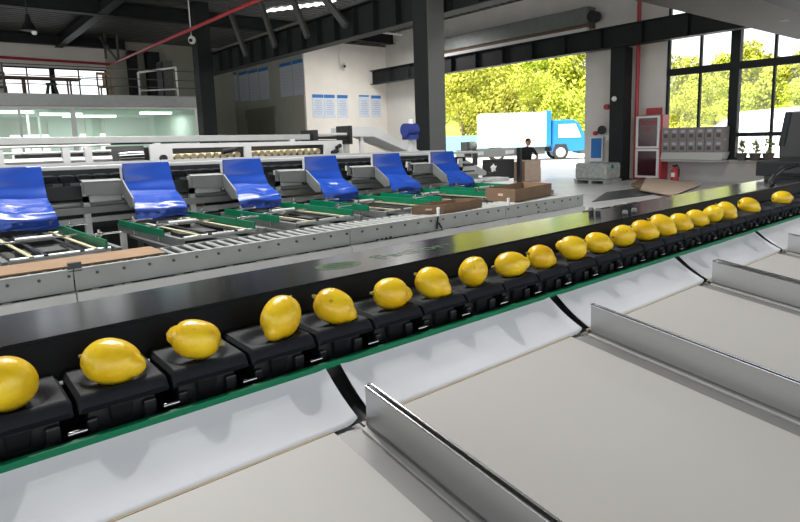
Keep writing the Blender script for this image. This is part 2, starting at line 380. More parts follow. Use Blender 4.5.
# window in the end wall
win = structure(MB().box(XW+.04, XW+.14, W0, W1, WT-.08, WT).box(XW+.04, XW+.14, W0, W1, WS, WS+.06)
    .box(XW+.04, XW+.14, W0, W0+.07, WS, WT).box(XW+.04, XW+.14, W1-.07, W1, WS, WT)
    .box(XW+.02, XW+.16, W0, W1, 1.56, 1.76).box(XW+.03, XW+.15, W0, W1, -.25, -.14)
    .box(XW+.04, XW+.14, 7.6, 7.66, WS, WT).box(XW, XW+.2, 6.58, 6.82, WS, WT).box(XW+.04, XW+.14, 5.72, 5.78, WS, WT)
    .box(XW, XW+.2, 4.6, 4.8, WS, WT).box(XW+.04, XW+.14, 3.5, 3.56, WS, WT).build('window_1', 'steel_dark'))
wp = MB()
for a, b in ((W0+.07, 3.5), (3.56, 4.6), (4.8, 5.72), (5.78, 6.58), (6.82, 7.6), (7.66, W1-.07)):
    for c, d in ((WS+.06, -.25), (-.14, 1.56), (1.76, WT-.08)): wp.box(XW+.085, XW+.095, a, b, c, d)
wp.build('window_pane', GL, win)
# roller shutter over the doorway
rs = thing('roller_shutter', 'rolled-up shutter box with white rail above the truck doorway', 'roller shutter', (17.0, 14.5, 3.1))
box(16.85, XW-.01, 10.95, 19.3, 3.42, 3.95).build('housing', 'pan', rs, bevel=.01)
box(16.80, 16.90, 10.95, 19.3, 3.12, 3.30).build('bottom_rail', 'white', rs)
box(16.92, XW-.01, 10.95, 19.3, 3.30, 3.41).build('curtain_edge', 'wood', rs)
MB().cyl((16.8, 10.8, 3.62), (17.1, 10.8, 3.62), .17, n=16).build('drive_gear', 'black', rs, smooth=True)
# red pipes
tag(MB().tube([(-3, 28.9, 3.82), (6.95, 28.9, 3.66)], .055, 10).build('sprinkler_pipe', 'red', smooth=True), 'red pipe running level above the mezzanine window', 'pipe')
tag(MB().tube([(7.0, 28.8, 3.66), (7.0, 6, 3.5)], .055, 10).build('sprinkler_pipe', 'red', smooth=True), 'long red pipe climbing across the upper left under the roof', 'pipe')
tag(MB().tube([(16.98, 9.30, FL), (16.98, 9.30, 4.2)], .06, 10).build('riser_pipe', 'red', smooth=True), 'upright red pipe on the right of the dark doorway column', 'pipe')

# ---------------------------------------------------------------- notice walls (free-standing room in the corner)
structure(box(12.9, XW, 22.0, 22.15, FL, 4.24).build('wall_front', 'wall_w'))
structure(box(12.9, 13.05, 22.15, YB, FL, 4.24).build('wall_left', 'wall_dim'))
structure(box(12.86, XW, 21.96, 22.0, 4.2, 4.26).build('trim_2', 'steel_mid'))
def poster(label, x, y, z, wd, ht, face, head=.16, m='poster', group=None):
    """face 'y': on a wall facing -Y ; 'x': on a wall facing -X"""
    t = thing('notice_poster', label, 'poster', (x, y, z), group)
    def bx(a0, a1, z0, z1, d0, d1):
        return box(x+a0, x+a1, y-d1, y-d0, z0, z1) if face == 'y' else box(x-d1, x-d0, y+a0, y+a1, z0, z1)
    bx(-wd/2, wd/2, z, z+ht, 0, .012).build('sheet', m, t)
    if head: bx(-wd/2, wd/2, z+ht*(1-head), z+ht, .012, .016).build('header', 'poster_b', t)
    tl = MB()
    for k in range(7):
        zz = z+ht*(.72-k*.095); ww = wd*(.36 if k % 3 else .28); b = bx(-ww, ww, zz, zz+ht*.028, .012, .0145); tl.add(b.v, b.f)
    tl.build('text_lines', 'poster_t', t)
    return t
ords = ['first', 'second', 'third', 'fourth', 'fifth']
for k, xx in enumerate((at(318, 105, 1, 22)[0], at(329.5, 105, 1, 22)[0], at(342.5, 105, 1, 22)[0], at(364, 105, 1, 22)[0], at(376, 105, 1, 22)[0])):
    poster('pale blue notice with a blue heading, %s from the left on the sunlit white wall' % ords[k], xx, 21.995, .96 if k < 3 else .98, .56, 1.0, 'y', .14 if k != 3 else .07)
M['dk'] = mat('shade_tone_poster_paper', (.50, .53, .58), .7, noise=(20, .1))  # poster paper dimmed so its colour holds the shade of the wall
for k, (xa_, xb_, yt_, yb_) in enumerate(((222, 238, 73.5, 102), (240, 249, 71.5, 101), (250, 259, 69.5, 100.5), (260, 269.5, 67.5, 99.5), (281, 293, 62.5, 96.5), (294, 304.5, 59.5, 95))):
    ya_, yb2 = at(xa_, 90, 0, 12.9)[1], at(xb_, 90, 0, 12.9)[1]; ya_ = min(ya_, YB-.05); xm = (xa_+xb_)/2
    poster('shade-greyed notice sheet with blue top strip, %s from the left on the shaded grey wall' % (ords+['sixth'])[k], 12.895, (ya_+yb2)/2, at(xm, yb_, 0, 12.9)[2], abs(ya_-yb2), at(xm, yt_, 0, 12.9)[2]-at(xm, yb_, 0, 12.9)[2], 'x', .10, 'dk')
dz = thing('grey_door_unit', 'olive grey double door with header box in the shaded notice wall', 'door', (12.9, at(262, 120, 0, 12.9)[1], FL))
da, db = at(247, 120, 0, 12.9)[1], at(276, 120, 0, 12.9)[1]; dt = at(262, 108, 0, 12.9)[2]
M['olive'] = mat('olive_door_paint', (.20, .20, .15), .6)
box(12.82, 12.897, db, da, dt-.45, dt).build('header_box', 'olive', dz); box(12.86, 12.897, db+.1, (da+db)/2-.02, FL, dt-.45).build('leaf', 'olive', dz); box(12.86, 12.897, (da+db)/2+.02, da-.1, FL, dt-.45).build('leaf', 'olive', dz)
# cctv cameras
def cctv(p, lab, cable=None):
    t = thing('security_camera', lab, 'camera', p)
    x, y, z = p
    MB().ball((x, y, z), .12, .12, .14).build('housing', 'white', t, smooth=True)
    MB().ball((x-.08, y-.09, z-.03), .06).build('lens', 'black', t, smooth=True)
    if cable: MB().tube(cable, .018, 6).build('cable', 'white', t)
p = at(345, 66, 1, 21.8); cctv(p, 'white security camera on a cable on the sunlit white wall', [(p.x-.15, 21.95, p.z-.2), (p.x-.2, 21.95, p.z+.5), (p.x-.05, 21.95, 4.1)])
p = at(192, 40, 1, 19.7); cctv(p, 'white security camera under the roof by the mezzanine column', [(p.x, 19.75, p.z), (p.x, 19.75, ROOF)])
# ---------------------------------------------------------------- mezzanine and glass office
XM = 8.55
structure(box(-11, XM, 22.4, YB-.003, 1.4, 1.79).build('mezzanine_slab', 'panel'))
rails = thing('mezzanine_handrail', 'grey thin handrail along the front edge of the mezzanine', 'railing', (2, 22.5, 1.79))
mb = MB()
for z in (2.1, 2.38, 2.72): mb.tube([(-6, 22.5, z), (XM-.05, 22.5, z+.0)], .016, 6)
mb.build('rail', 'steel_mid', rails)
for x in (-1.5, .4, 2.25, 8.45): MB().tube([(x, 22.5, 1.79), (x, 22.5, 2.74)], .03, 6).build('post', 'steel_mid', rails)
g = thing('metal_guard_frame', 'pale metal guard frame at the right end of the mezzanine', 'guard frame', (7.2, 24.5, 1.79))
a, b = (6.75, 24, 2.78), (8.2, 24, 3.05)
MB().tube([(6.75, 24, 1.8), a, b, (8.2, 24, 1.8)], .04, 8).build('frame', 'white', g, smooth=True)
MB().tube([(6.75, 24, 2.1), (8.2, 24, 2.2)], .03, 8).build('lower_rail', 'white', g)
bx_ = thing('dark_cabinet', 'dark tall cabinet on the mezzanine beside the column', 'cabinet', (8.0, 25.6, 1.79))
box(8.1, 8.5, 25.2, 26.0, 1.79, 3.45).build('body', 'steel_mid', bx_); box(8.05, 8.1, 25.25, 25.95, 1.85, 3.4).build('door', 'steel_dark', bx_)
tag(box(7.75, 8.1, 28.7, 29.19, 1.79, 4.3).build('dark_column', 'steel_dark'), 'narrow dark upright to the right of the mezzanine window', 'column')
tag(box(8.55, 9.1, 28.7, 29.19, 1.79, 4.3).build('dark_column', 'steel_dark'), 'wider dark upright behind the pale guard frame', 'column')
tag(box(9.3, 11.3, 28.9, 29.19, FL, 3.9).build('wall_cladding', 'wall_dim'), 'grey cladding on the back wall behind the mezzanine cabinet', 'cladding')
w2 = structure(MB().box(BW0, BW1, YB+.02, YB+.1, BZ1-.06, BZ1).box(BW0, BW0+.06, YB+.02, YB+.1, BZ0, BZ1).box(BW1-.06, BW1, YB+.02, YB+.1, BZ0, BZ1).box(BW0, BW1, YB+.02, YB+.1, BZ0, BZ0+.06)
    .box(3.75, 3.8, YB+.02, YB+.1, BZ0, BZ1).box(4.6, 4.8, YB-.02, YB+.12, BZ0, BZ1).box(5.7, 5.75, YB+.02, YB+.1, BZ0, BZ1).box(BW0, BW1, YB+.03, YB+.09, 3.0, 3.04).build('window_2', 'steel_dark'))
box(BW0+.06, BW1-.06, YB+.06, YB+.066, BZ0+.06, BZ1-.06).build('window_pane', GL, w2)
# things on the mezzanine
tb = thing('long_table', 'long brown table standing on the mezzanine at the left', 'table', (2.6, 24.2, 1.79))
box(.2, 4.75, 23.9, 24.6, 2.42, 2.48).build('tabletop', 'wood', tb)
for x, y in ((1.2, 24), (1.2, 24.5), (3.0, 24.0), (3.0, 24.5), (4.4, 24.0), (4.4, 24.5)): box(x-.03, x+.03, y-.03, y+.03, 1.79, 2.42).build('leg', 'wood', tb)
def stool(x, y, lab, m='pot', s=1.0):
    t = thing('plastic_stool', lab, 'stool', (x, y, 1.79))
    MB().lathe([(.16*s, 2.16), (.19*s, 2.2), (.17*s, 2.24)], (x, y, 0), n=12).build('seat', m, t, smooth=True)
    for i in range(4):
        a_ = math.pi/4+i*math.pi/2; MB().bar((x+.13*s*math.cos(a_), y+.13*s*math.sin(a_), 2.17), (x+.24*s*math.cos(a_), y+.24*s*math.sin(a_), 1.79), .05, .05).build('leg', m, t)
stool(3.72, 23.5, 'small grey stool in front of the mezzanine table, left of its end leg')
M['woodL'] = mat('tan_wood', (.34, .22, .12), .6)
def chair(x, y, lab, m):
    t = thing('wooden_chair', lab, 'chair', (x, y, 1.79))
    box(x-.24, x+.24, y-.22, y+.22, 2.19, 2.24).build('seat', m, t)
    MB().box(x-.26, x-.2, y+.18, y+.24, 2.24, 2.75).box(x+.2, x+.26, y+.18, y+.24, 2.24, 2.75).box(x-.26, x+.26, y+.18, y+.24, 2.68, 2.78).box(x-.06, x+.06, y+.19, y+.23, 2.24, 2.7).build('backrest', m, t, bevel=.02)
    for i, j in ((-1, -1), (-1, 1), (1, -1), (1, 1)): box(x+i*.22-.025, x+i*.22+.025, y+j*.2-.025, y+j*.2+.025, 1.79, 2.19).build('leg', m, t)
chair(5.62, 24.2, 'tan wooden chair standing right of the mezzanine window', 'woodL')
chair(2.35, 25.3, 'dark wooden chair behind the long mezzanine table', 'wood')
tag(box(4.95, 5.25, 24, 24.3, 1.79, 1.9).build('low_box', 'pot'), 'small low dark box on the mezzanine floor between stool and chair', 'box')
pl = thing('pendant_lamp', 'dark cone pendant lamp hanging from the roof at the upper left', 'lamp', (2.72, 21.0, 3.3))
q = at(29, 30, 1, 19.5)
MB().tube([(q.x, 19.5, q.z+.2), (q.x, 19.5, ROOF)], .015, 6).build('cord', 'black', pl); MB().lathe([(.05, q.z+.42), (.09, q.z+.2), (.22, q.z), (.20, q.z-.02)], (q.x, 19.5, 0), n=16).build('lamp_shade', 'black', pl, smooth=True)
MB().ball((q.x+.12, 19.5, q.z-.06), .07).build('bulb', 'white', pl, smooth=True)
br = tag(MB().bar((6.5, 27.5, 3.7), (6.5, 27.5, 4.75), .08, .08).bar((6.3, 27.5, 4.6), (6.95, 27.5, 3.65), .08, .08).bar((7.0, 27.5, 3.6), (7.0, 27.5, 4.75), .08, .08).build('truss_brace', 'steel_mid'), 'grey braced truss piece above the corner of the mezzanine window', 'brace')
# office below the slab
OF = 22.7
structure(box(-11, XM, OF, YB-.003, FL, FL+.02).build('floor', 'office_floor'))
structure(box(-11, XM, OF, OF+.06, FL, -.75).build('wall_front', 'wall_dim'))
structure(box(-11, XM-.1, OF+.3, YB-.003, 1.33, 1.4).build('ceiling', 'office'))
structure(box(XM-.1, XM, OF, YB-.003, FL, 1.399).build('wall_left', 'office'))
og = structure(MB().box(-11, XM, OF-.03, OF+.05, 1.32, 1.398).box(-11, XM, OF-.03, OF+.05, -.78, -.70)
    .box(2.55, 2.62, OF-.03, OF+.05, -.7, 1.32).box(4.07, 4.21, OF-.05, OF+.06, -.7, 1.32).box(8.35, 8.5, OF-.03, OF+.06, -.7, 1.32).box(.2, .3, OF-.03, OF+.06, -.7, 1.32).build('window_3', 'white'))
for a_, b_ in ((-8, .2), (.3, 2.55), (2.62, 4.07), (4.21, 8.35)): box(a_, b_, OF, OF+.012, -.7, 1.32).build('window_pane', GO, og)
op = MB()

structure(box(-3, XM-.1, YB-.10, YB-.004, FL+.02, -.4).build('wall_back', 'office')); 
ob = MB()
xs = [-3, .6, 1.9, 2.7, 4.3, 5.5, 5.75, 6.3, 6.55, XM-.1]
for i in range(0, len(xs), 2): ob.box(xs[i], xs[i+1], YB-.10, YB-.004, -.4, 1.2)
ob.box(-3, XM-.1, YB-.10, YB-.004, 1.2, 1.33)
structure(ob.build('wall_back', 'office'))
for k, (x0, x1) in enumerate(((2.0, 3.2), (3.5, 5.0), (4.6, 6.6), (6.9, 8.1))):
    yy_ = (24.2, 25.6, 27.2, 24.6)[k]
    l = tag(box(x0, x1, yy_, yy_+.22, 1.24, 1.325).build('ceiling_light', 'tube'), ('white strip light on the office ceiling, ' + ('first', 'second', 'third', 'fourth')[k] + ' from the left seen through the glass'), 'light', 'office strip lights')
    ld = bpy.data.lights.new('strip_lamp', 'AREA'); ld.shape = 'RECTANGLE'; ld.size = x1-x0; ld.size_y = 1.4; ld.energy = 18; ld.color = (.95, 1, .97)
    lo = bpy.data.objects.new('strip_lamp', ld); C.objects.link(lo); lo.location = ((x0+x1)/2, yy_+.11, Z0+1.22)
for k, x in enumerate((3.05, 3.4)):
    tag(box(x, x+.07, 25.0, 25.07, FL+.02, 1.33).build('office_mullion', 'white'), '%s thin white upright inside the glass office' % ('left', 'right')[k], 'post')
tag(box(4.6, 6.2, 25.8, 26.5, FL+.02, -.75).build('office_desk', 'white', bevel=.02), 'white desk inside the glass office', 'desk')

for i, (x, y, z, e) in enumerate(HB):
    hl_ = (2.5, .12, .75, .75)[i]
    t = thing('linear_lamp', 'lamp hanging from the roof over the conveyors, %s' % ('above the roller conveyor', 'nearest the camera row', 'above the far lemons', 'added to brighten the white wall')[i], 'lamp', (x, y, z))
    MB().prism([(x-hl_, y-.05, z-.005), (x-hl_, y+.05, z-.005), (x-hl_, y+.03, z+.05), (x-hl_, y-.03, z+.05)], (2*hl_, 0, 0)).build('housing', 'white', t)
    for q_ in (-hl_*.8, hl_*.8): MB().cyl((x+q_, y, z+.05), (x+q_, y, ROOF), .006, n=6).build('hanger_wire', 'steel_dark', t)
# ================================================================== OUTSIDE
hl = MB()
def hillfn(u, v):
    a = math.radians(-8+v*72); R = 60+u*75; h = FL+ (u**1.0)*(16+3*math.sin(a*9))*(.35+.65*min(1, max(0, (math.degrees(a)-18)/16)))
    return (R*math.cos(a), R*math.sin(a), h)
hl.grid(hillfn, 20, 40, (0, 0, -.3)); structure(hl.build('hillside', 'hill', smooth=True))
def crown(nleaf, R, H, seed, leaf=.27):
    rn = random.Random(seed); mb = MB(); lumps = []
    for i in range(15):
        a = rn.uniform(0, 6.28); z = rn.uniform(.12, .92)*H; rr = R*(.75*math.sqrt(max(.05, 1-(2*z/H-1)**2)))*rn.uniform(.25, 1)
        lumps.append((Vector((rr*math.cos(a), rr*math.sin(a), z)), R*rn.uniform(.26, .46)))
    for i in range(nleaf):
        c, r = lumps[i % len(lumps)]
        d = Vector((rn.gauss(0, 1), rn.gauss(0, 1), rn.gauss(0, 1)+.25)).normalized()
        p = c+d*r*rn.uniform(.75, 1.08); n = (d+Vector((rn.gauss(0, .6), rn.gauss(0, .6), rn.gauss(0, .6)))).normalized()
        a_ = n.orthogonal().normalized()*leaf*rn.uniform(.5, 1.1); b_ = n.cross(a_).normalized()*leaf*rn.uniform(.35, .7)
        mb.add([p-a_, p-b_*.8, p+a_, p+b_], [(0, 1, 2, 3)])
    return mb
def tree(R, H, trunk, seed, label, loc, group):
    t = thing('broadleaf_tree', label, 'tree', (0, 0, 0), group, local=True)
    mb = crown(4200, R, H, seed); mb.v = [p+Vector((0, 0, trunk)) for p in mb.v]
    mb.build('crown', 'leaf', t, local=True)
    tk = MB().cyl((0, 0, 0), (0, 0, trunk+H*.55), .26, .10, 8)
    for i in range(4):
        a_ = i*1.7; tk.cyl((0, 0, trunk+H*.1*i), (math.cos(a_)*R*.5, math.sin(a_)*R*.5, trunk+H*(.3+.12*i)), .1, .04, 6)
    tk.build('trunk', 'bark', t, local=True)
    t.location = Vector(loc)+Vector((0, 0, Z0)); return t
GT = 'trees on the hillside outside'
protos = [tree(4.2, 8.0, 1.0, 11, 'yellow-green leafy tree on the slope outside the building', (62, 55, FL), GT),
          tree(3.6, 7.0, .8, 12, 'yellow-green leafy tree on the slope outside the building', (66, 60, FL), GT),
          tree(5.0, 9.0, 1.2, 13, 'yellow-green leafy tree on the slope outside the building', (70, 60, FL), GT)]
rt = random.Random(3); first = [True]*3
spots = []
for row, (R, a0, a1, sc_) in enumerate(((50, 32, 49, .62), (57, 31, 50, .8), (65, 31, 51, .95), (75, 31, 52, 1.05), (88, 31, 52, 1.2), (60, 12.5, 29, .52), (68, 12, 29, .66), (78, 12, 29.5, .85), (90, 12, 29.5, 1.0))):
    st_ = math.degrees(8.4*sc_/R); n = int((a1-a0)/st_)
    for i in range(n): spots.append((R+rt.uniform(-.6, .6), a0+st_*(i+.5+(.5 if row % 2 else 0)), sc_, row))
def hill_z(R, a):
    u = max(0, (R-60)/75); ar = math.radians(a)
    return FL+u*(17+3*math.sin(ar*9))*(.35+.65*min(1, max(0, (a-18)/16)))-.1
for i, (R, a_, s_, row) in enumerate(spots):
    k = i % 3; ar = math.radians(a_); loc = (R*math.cos(ar), R*math.sin(ar), hill_z(R, a_))
    o = protos[k] if first[k] else dup(protos[k]); first[k] = False
    o.location = Vector(loc)+Vector((0, 0, Z0)); o.rotation_euler = (0, 0, rt.uniform(0, 6.28)); s2 = s_*rt.uniform(.9, 1.08)*(1, 1.15, .86)[k]; o.scale = (s2, s2, s2)
fa, fb = at(430, 150, 0, 30), at(500, 150, 0, 33)
tag(MB().bar((31.4, 33.1, -.75), (37.5, 27.0, -.75), .06, 1.5).build('site_fence', 'fence'), 'turquoise sheet fence behind the truck on the left', 'fence')
# white greenhouse roof beyond the window
sh = thing('greenhouse', 'long white-roofed shed beyond the right window', 'shed', (42, 16, FL))
pts = []
for i in range(9):
    t = i/8; pts.append((42+8*t, 0, -.15+1.7*math.sin(math.pi*t*.5)))
MB().add([(42, 8, -.4), (42, 19, -.9), (50, 8, 1.7), (50, 19, 1.2), (42, 8, FL), (42, 19, FL), (50, 8, FL), (50, 19, FL)], [(0, 1, 3, 2), (0, 4, 5, 1), (2, 3, 7, 6), (0, 2, 6, 4), (1, 5, 7, 3)]).build('roof', 'truck_w', sh)
# truck
tr = thing('delivery_truck', 'white box truck with a blue cab parked outside the doorway', 'truck', (0, 0, 0), local=True)
def tb_(name, m, *b, bevel=0, par=None): return MB().box(*b).build(name, m, par or tr, local=True, bevel=bevel)
tb_('cargo_box', 'truck_w', -2.6, 1.15, -1.1, 1.1, .80, 2.72, bevel=.03)
tb_('box_front_frame', 'truck_b', 1.15, 1.42, -1.1, 1.1, .85, 2.78, bevel=.02)
tb_('chassis', 'tyre', -2.6, 2.8, -.45, .45, .48, .72)
cabp = [(1.48, -1.0, .45), (3.4, -1.0, .45), (3.42, -1.0, 1.15), (3.0, -1.0, 2.05), (2.7, -1.0, 2.25), (1.48, -1.0, 2.25)]
cb = MB().prism(cabp, (0, 2.0, 0)).build('cab', 'truck_b', tr, local=True, bevel=.05)
MB().prism([(1.85, -1.02, 1.25), (3.12, -1.02, 1.25), (2.80, -1.02, 2.0), (1.85, -1.02, 2.0)], (0, .015, 0)).build('side_window', 'truck_w', cb, local=True)
MB().add([(3.40, -.85, 1.25), (3.40, .85, 1.25), (3.06, .85, 1.98), (3.06, -.85, 1.98)], [(0, 1, 2, 3)]).build('windscreen', 'glassd', cb, local=True)
tb_('bumper', 'steel_mid', 3.1, 3.5, -1.02, 1.02, .32, .52, bevel=.02, par=cb)
tb_('headlamp', 'truck_w', 3.36, 3.47, -.95, -.6, .62, .82, bevel=.02, par=cb)
MB().prism([(1.52, -1.04, .45), (2.42, -1.04, .45), (2.27, -1.04, .88), (1.67, -1.04, .88)], (0, .02, 0)).build('wheel_arch', 'tyre', cb, local=True)
for x in (1.97, -1.6):
    for y in (-.95, .95):
        wl = MB().lathe([(.30, -.13), (.42, -.11), (.42, .11), (.30, .13)], (x, y, .42), 'y', 24).build('wheel', 'tyre', tr, local=True, smooth=True)
        MB().lathe([(.24, -.14), (.27, -.12), (.27, .14), (.1, .14)], (x, y-.01, .42), 'y', 20).build('hub', 'white', wl, local=True, smooth=True)
tb_('fuel_tank', 'steel_mid', .2, 1.1, -1.0, -.55, .35, .72, bevel=.04)
tb_('mudguard', 'tyre', -2.2, -1.0, -1.08, -.8, .86, .9)
P0, P1 = Vector((25.4, 23.9, 0)), Vector((30.6, 19.1, 0)); dd = (P1-P0).normalized()
tr.location = (*(P0+dd*2.75).xy, FL+Z0-.02); tr.rotation_euler = (0, 0, math.atan2(dd.y, dd.x))

# ================================================================== NEAR THE END WALL
fc = thing('fire_cabinet', 'red and white fire hose cabinet with two dark panes against the end wall', 'cabinet', (16.95, 8.85, FL))
box(16.9, XW-.005, 8.43, 9.24, FL+.02, .44).build('body', 'red', fc, bevel=.01)
for z0, z1 in ((-.54, .42), (-1.42, -.56)):
    d = MB().box(16.85, 16.9, 8.50, 8.57, z0, z1).box(16.85, 16.9, 9.16, 9.23, z0, z1).box(16.85, 16.9, 8.57, 9.16, z0, z0+.06).box(16.85, 16.9, 8.57, 9.16, z1-.06, z1).build('door', 'white', fc)
    box(16.87, 16.885, 8.57, 9.16, z0+.06, z1-.06).build('pane', 'glassd', d)
FX = frame((16.862, 8.86, .2), (0, -1, 0), (0, 0, 1))
text('消火栓', 'lettering', 'sign_red', .17, FX, fc); text('119', 'lettering', 'sign_red', .15, frame((16.862, 8.86, .02), (0, -1, 0), (0, 0, 1)), fc)
tag(box(XW-.12, XW-.006, 8.66, 9.10, .47, .66).build('alarm_sign', 'red'), 'small red sign mounted above the fire cabinet', 'sign')
ex = thing('fire_extinguisher', 'red fire extinguisher on the floor below the window', 'fire extinguisher', (16.7, 7.93, FL))
MB().lathe([(.10, FL), (.11, FL+.04), (.11, FL+.34), (.05, FL+.41), (.03, FL+.44)], (16.7, 7.93, 0), n=16).build('cylinder', 'red', ex, smooth=True)
box(16.58, 16.82, 7.9, 7.96, FL+.44, FL+.49).build('valve_handle', 'black', ex)
MB().tube([(16.7, 7.84, FL+.44), (16.66, 7.78, FL+.35), (16.66, 7.79, FL+.15)], .015, 6).build('hose', 'black', ex)
box(16.585, 16.6, 7.88, 7.98, FL+.15, FL+.27).build('label_patch', 'white', ex)
# cartons on the sill
tr_ = thing('foam_trough', 'long pale trough lying on the window sill under the stacked boxes', 'trough', (17.0, 7.6, WS))
MB().prism([(16.82, 6.74, -.87), (17.22, 6.74, -.87), (17.26, 6.68, -.655), (16.78, 6.68, -.655)], (0, 1.70, 0)).build('tray', 'stone', tr_, bevel=.01)
tag(box(16.8, XW-.004, 6.70, 8.40, WS-.045, WS-.0).build('sill_shelf', 'sill_wall'), 'shelf board under the pale trough at the window', 'shelf')
bw_ = (8.40-6.70)/7
bproto = None
for r_ in range(2):
    for c_ in range(7):
        y1 = 8.40-c_*bw_; z0 = -.65+r_*.35
        lab = 'grey carton, %s from the left in the %s row stacked at the window' % (('first', 'second', 'third', 'fourth', 'fifth', 'sixth', 'last')[c_], ('lower', 'upper')[r_])
        if bproto is None:
            bproto = thing('grey_carton', lab, 'carton', (0, 0, 0), 'grey cartons stacked at the window', local=True)
            MB().box(-.2, .2, -bw_/2+.006, bw_/2-.006, 0, .343).build('box_body', 'box_grey', bproto, local=True, bevel=.006)
            MB().box(-.204, -.2, -.06, .05, .2, .27).build('print', 'poster_t', bproto, local=True)
            MB().box(-.204, -.2, -.05, .06, .06, .16).build('print', 'box_print', bproto, local=True)
            o = bproto
        else: o = dup(bproto, label=lab)
        o.location = (17.0, y1-bw_/2, z0+Z0)
# planters
for k, y in enumerate((6.34, 6.01, 5.69)):
    t = thing('potted_plant', 'leafy plant in a dark pot, %s of three on the window sill' % ('left', 'middle', 'right')[k], 'plant', (17.12, y, WS), 'pots on the sill')
    MB().lathe([(.10, WS), (.14, WS+.17), (.155, WS+.19), (.13, WS+.19), (.12, WS+.15)], (17.12, y, 0), n=14).build('pot', 'pot', t, smooth=True)
    cr = crown(110, .125, .40, 40+k, .05); cr.v = [p+Vector((17.12, y, WS+.16)) for p in cr.v]; cr.build('foliage', 'leaf2', t)
al = thing('amber_beacon', 'small glowing amber lamp at the right under the window', 'lamp', (16.9, 5.55, -1.25))
q = at(769.5, 166, 0, 16.9)
MB().lathe([(.07, q.z-.1), (.09, q.z), (.05, q.z+.12)], (16.9, q.y, 0), n=12).build('dome', 'amber', al, smooth=True)
MB().cyl((16.9, q.y, FL), (16.9, q.y, q.z-.1), .03).build('stand', 'wood', al)
# flattened cardboard and dark mat on the floor
cs = thing('flattened_cardboard', 'tan flattened cardboard sheet lying on the floor left of the window', 'cardboard sheet', (15, 7.4, FL))
def flat(x, y, z): v = at(x, y, 2, z); return v
a1, a2, a3, a4 = flat(640, 190.5, FL+.05), flat(646, 178.5, FL+.12), flat(701, 184.5, FL+.05), flat(672, 196, FL+.05)
MB().prism([a1, a2, a3, a4], (0, 0, .03)).build('sheet', 'carton_l', cs)
b1, b2, b3, b4 = flat(631, 186, FL+.01), flat(640, 181, FL+.01), flat(646, 184, FL+.01), flat(640, 190, FL+.01)
tag(MB().prism([b1, b2, b3, b4], (0, 0, .06)).build('torn_cardboard', 'carton'), 'small torn brown cardboard piece beside the flattened sheet', 'cardboard')
tag(MB().prism([flat(592, 202, FL+.002), flat(606, 192.5, FL+.002), flat(642, 188, FL+.002), flat(652, 195, FL+.002)], (0, 0, .01)).build('floor_mat', 'mat_d'), 'dark flat mat on the bright floor before the cardboard', 'mat')
# wrapped pallet
pb = thing('wrapped_pallet', 'grey plastic-wrapped pallet load standing at the doorway edge', 'pallet', (15.4, 9.45, FL))
wr = MB()
def wfn(u, v, s=1): return (0, 0, 0)
box(15.0, 15.8, 9.08, 10.12, FL+.12, -.90).build('load', 'wrap', pb, bevel=.07, seg=4)
for y in (9.13, 9.6, 10.07): box(15.0, 15.8, y-.05, y+.05, FL, FL+.1).build('pallet_block', 'wrap', pb)
box(14.98, 15.82, 9.06, 10.14, FL+.095, FL+.125).build('pallet_deck', 'wrap', pb)
MB().ball((15.3, 9.08, -1.0), .06).build('tape_end', 'green', pb, smooth=True)
bd = thing('notice_board', 'blue notice board in a pale frame on the wall beside the doorway', 'notice board', (17.2, 10.8, -.95))
box(17.2, XW-.004, 10.56, 11.02, -.96, -.17).build('frame', 'white', bd); box(17.19, 17.2, 10.6, 10.98, -.86, -.21).build('sheet', 'poster_b', bd)
tag(MB().lathe([(.06, 0), (.14, .0), (.14, .06), (.06, .06)], (17.22, 10.63, .05), 'x', 20).build('hose_reel', 'black', smooth=True), 'small black round reel on the wall above the blue notice board', 'reel')
tag(MB().cyl((17.2, 10.47, .78), (XW-.005, 10.47, .78), .09, n=16).build('alarm_bell', 'red', smooth=True), 'round red alarm bell high on the wall by the doorway', 'alarm')
tag(MB().cyl((17.2, 10.86, -.05), (XW-.005, 10.86, -.05), .07, n=12).build('alarm_button', 'red', smooth=True), 'small red knob on the wall at the top left of the blue board', 'button')
tag(box(17.2, XW-.004, 10.25, 10.45, -.3, -.1).build('switch_box', 'sheet'), 'small grey switch box on the wall right of the blue board', 'switch box')
# person sitting behind a carton
pc = thing('tall_carton', 'tall pale carton on the bright floor in front of the seated person', 'carton', (14.8, 11.6, FL))
ctr = at(533, 181, 2, FL); ca = Vector((ctr.x, ctr.y, 0))
e1 = Vector((.776, -.631, 0)); e2 = Vector((.631, .776, 0))
def obx(c, a, b, z0, z1): # oriented box: half sizes along e1,e2
    p = [c-e1*a-e2*b, c+e1*a-e2*b, c+e1*a+e2*b, c-e1*a+e2*b]; return MB().prism([(q.x, q.y, z0) for q in p], (0, 0, z1-z0))
obx(ca+e2*.25, .26, .22, FL, FL+.66).build('box_body', 'carton_l', pc, bevel=.01)
obx(ca+e2*.25-e1*.0, .262, .03, FL+.661, FL+.664).build('tape', 'carton', pc)
tag(obx(ca+e2*.3-e1*.40, .12, .2, FL, FL+.62).build('dark_carton', 'carton'), 'narrow brown carton touching the left side of the tall pale carton', 'carton')
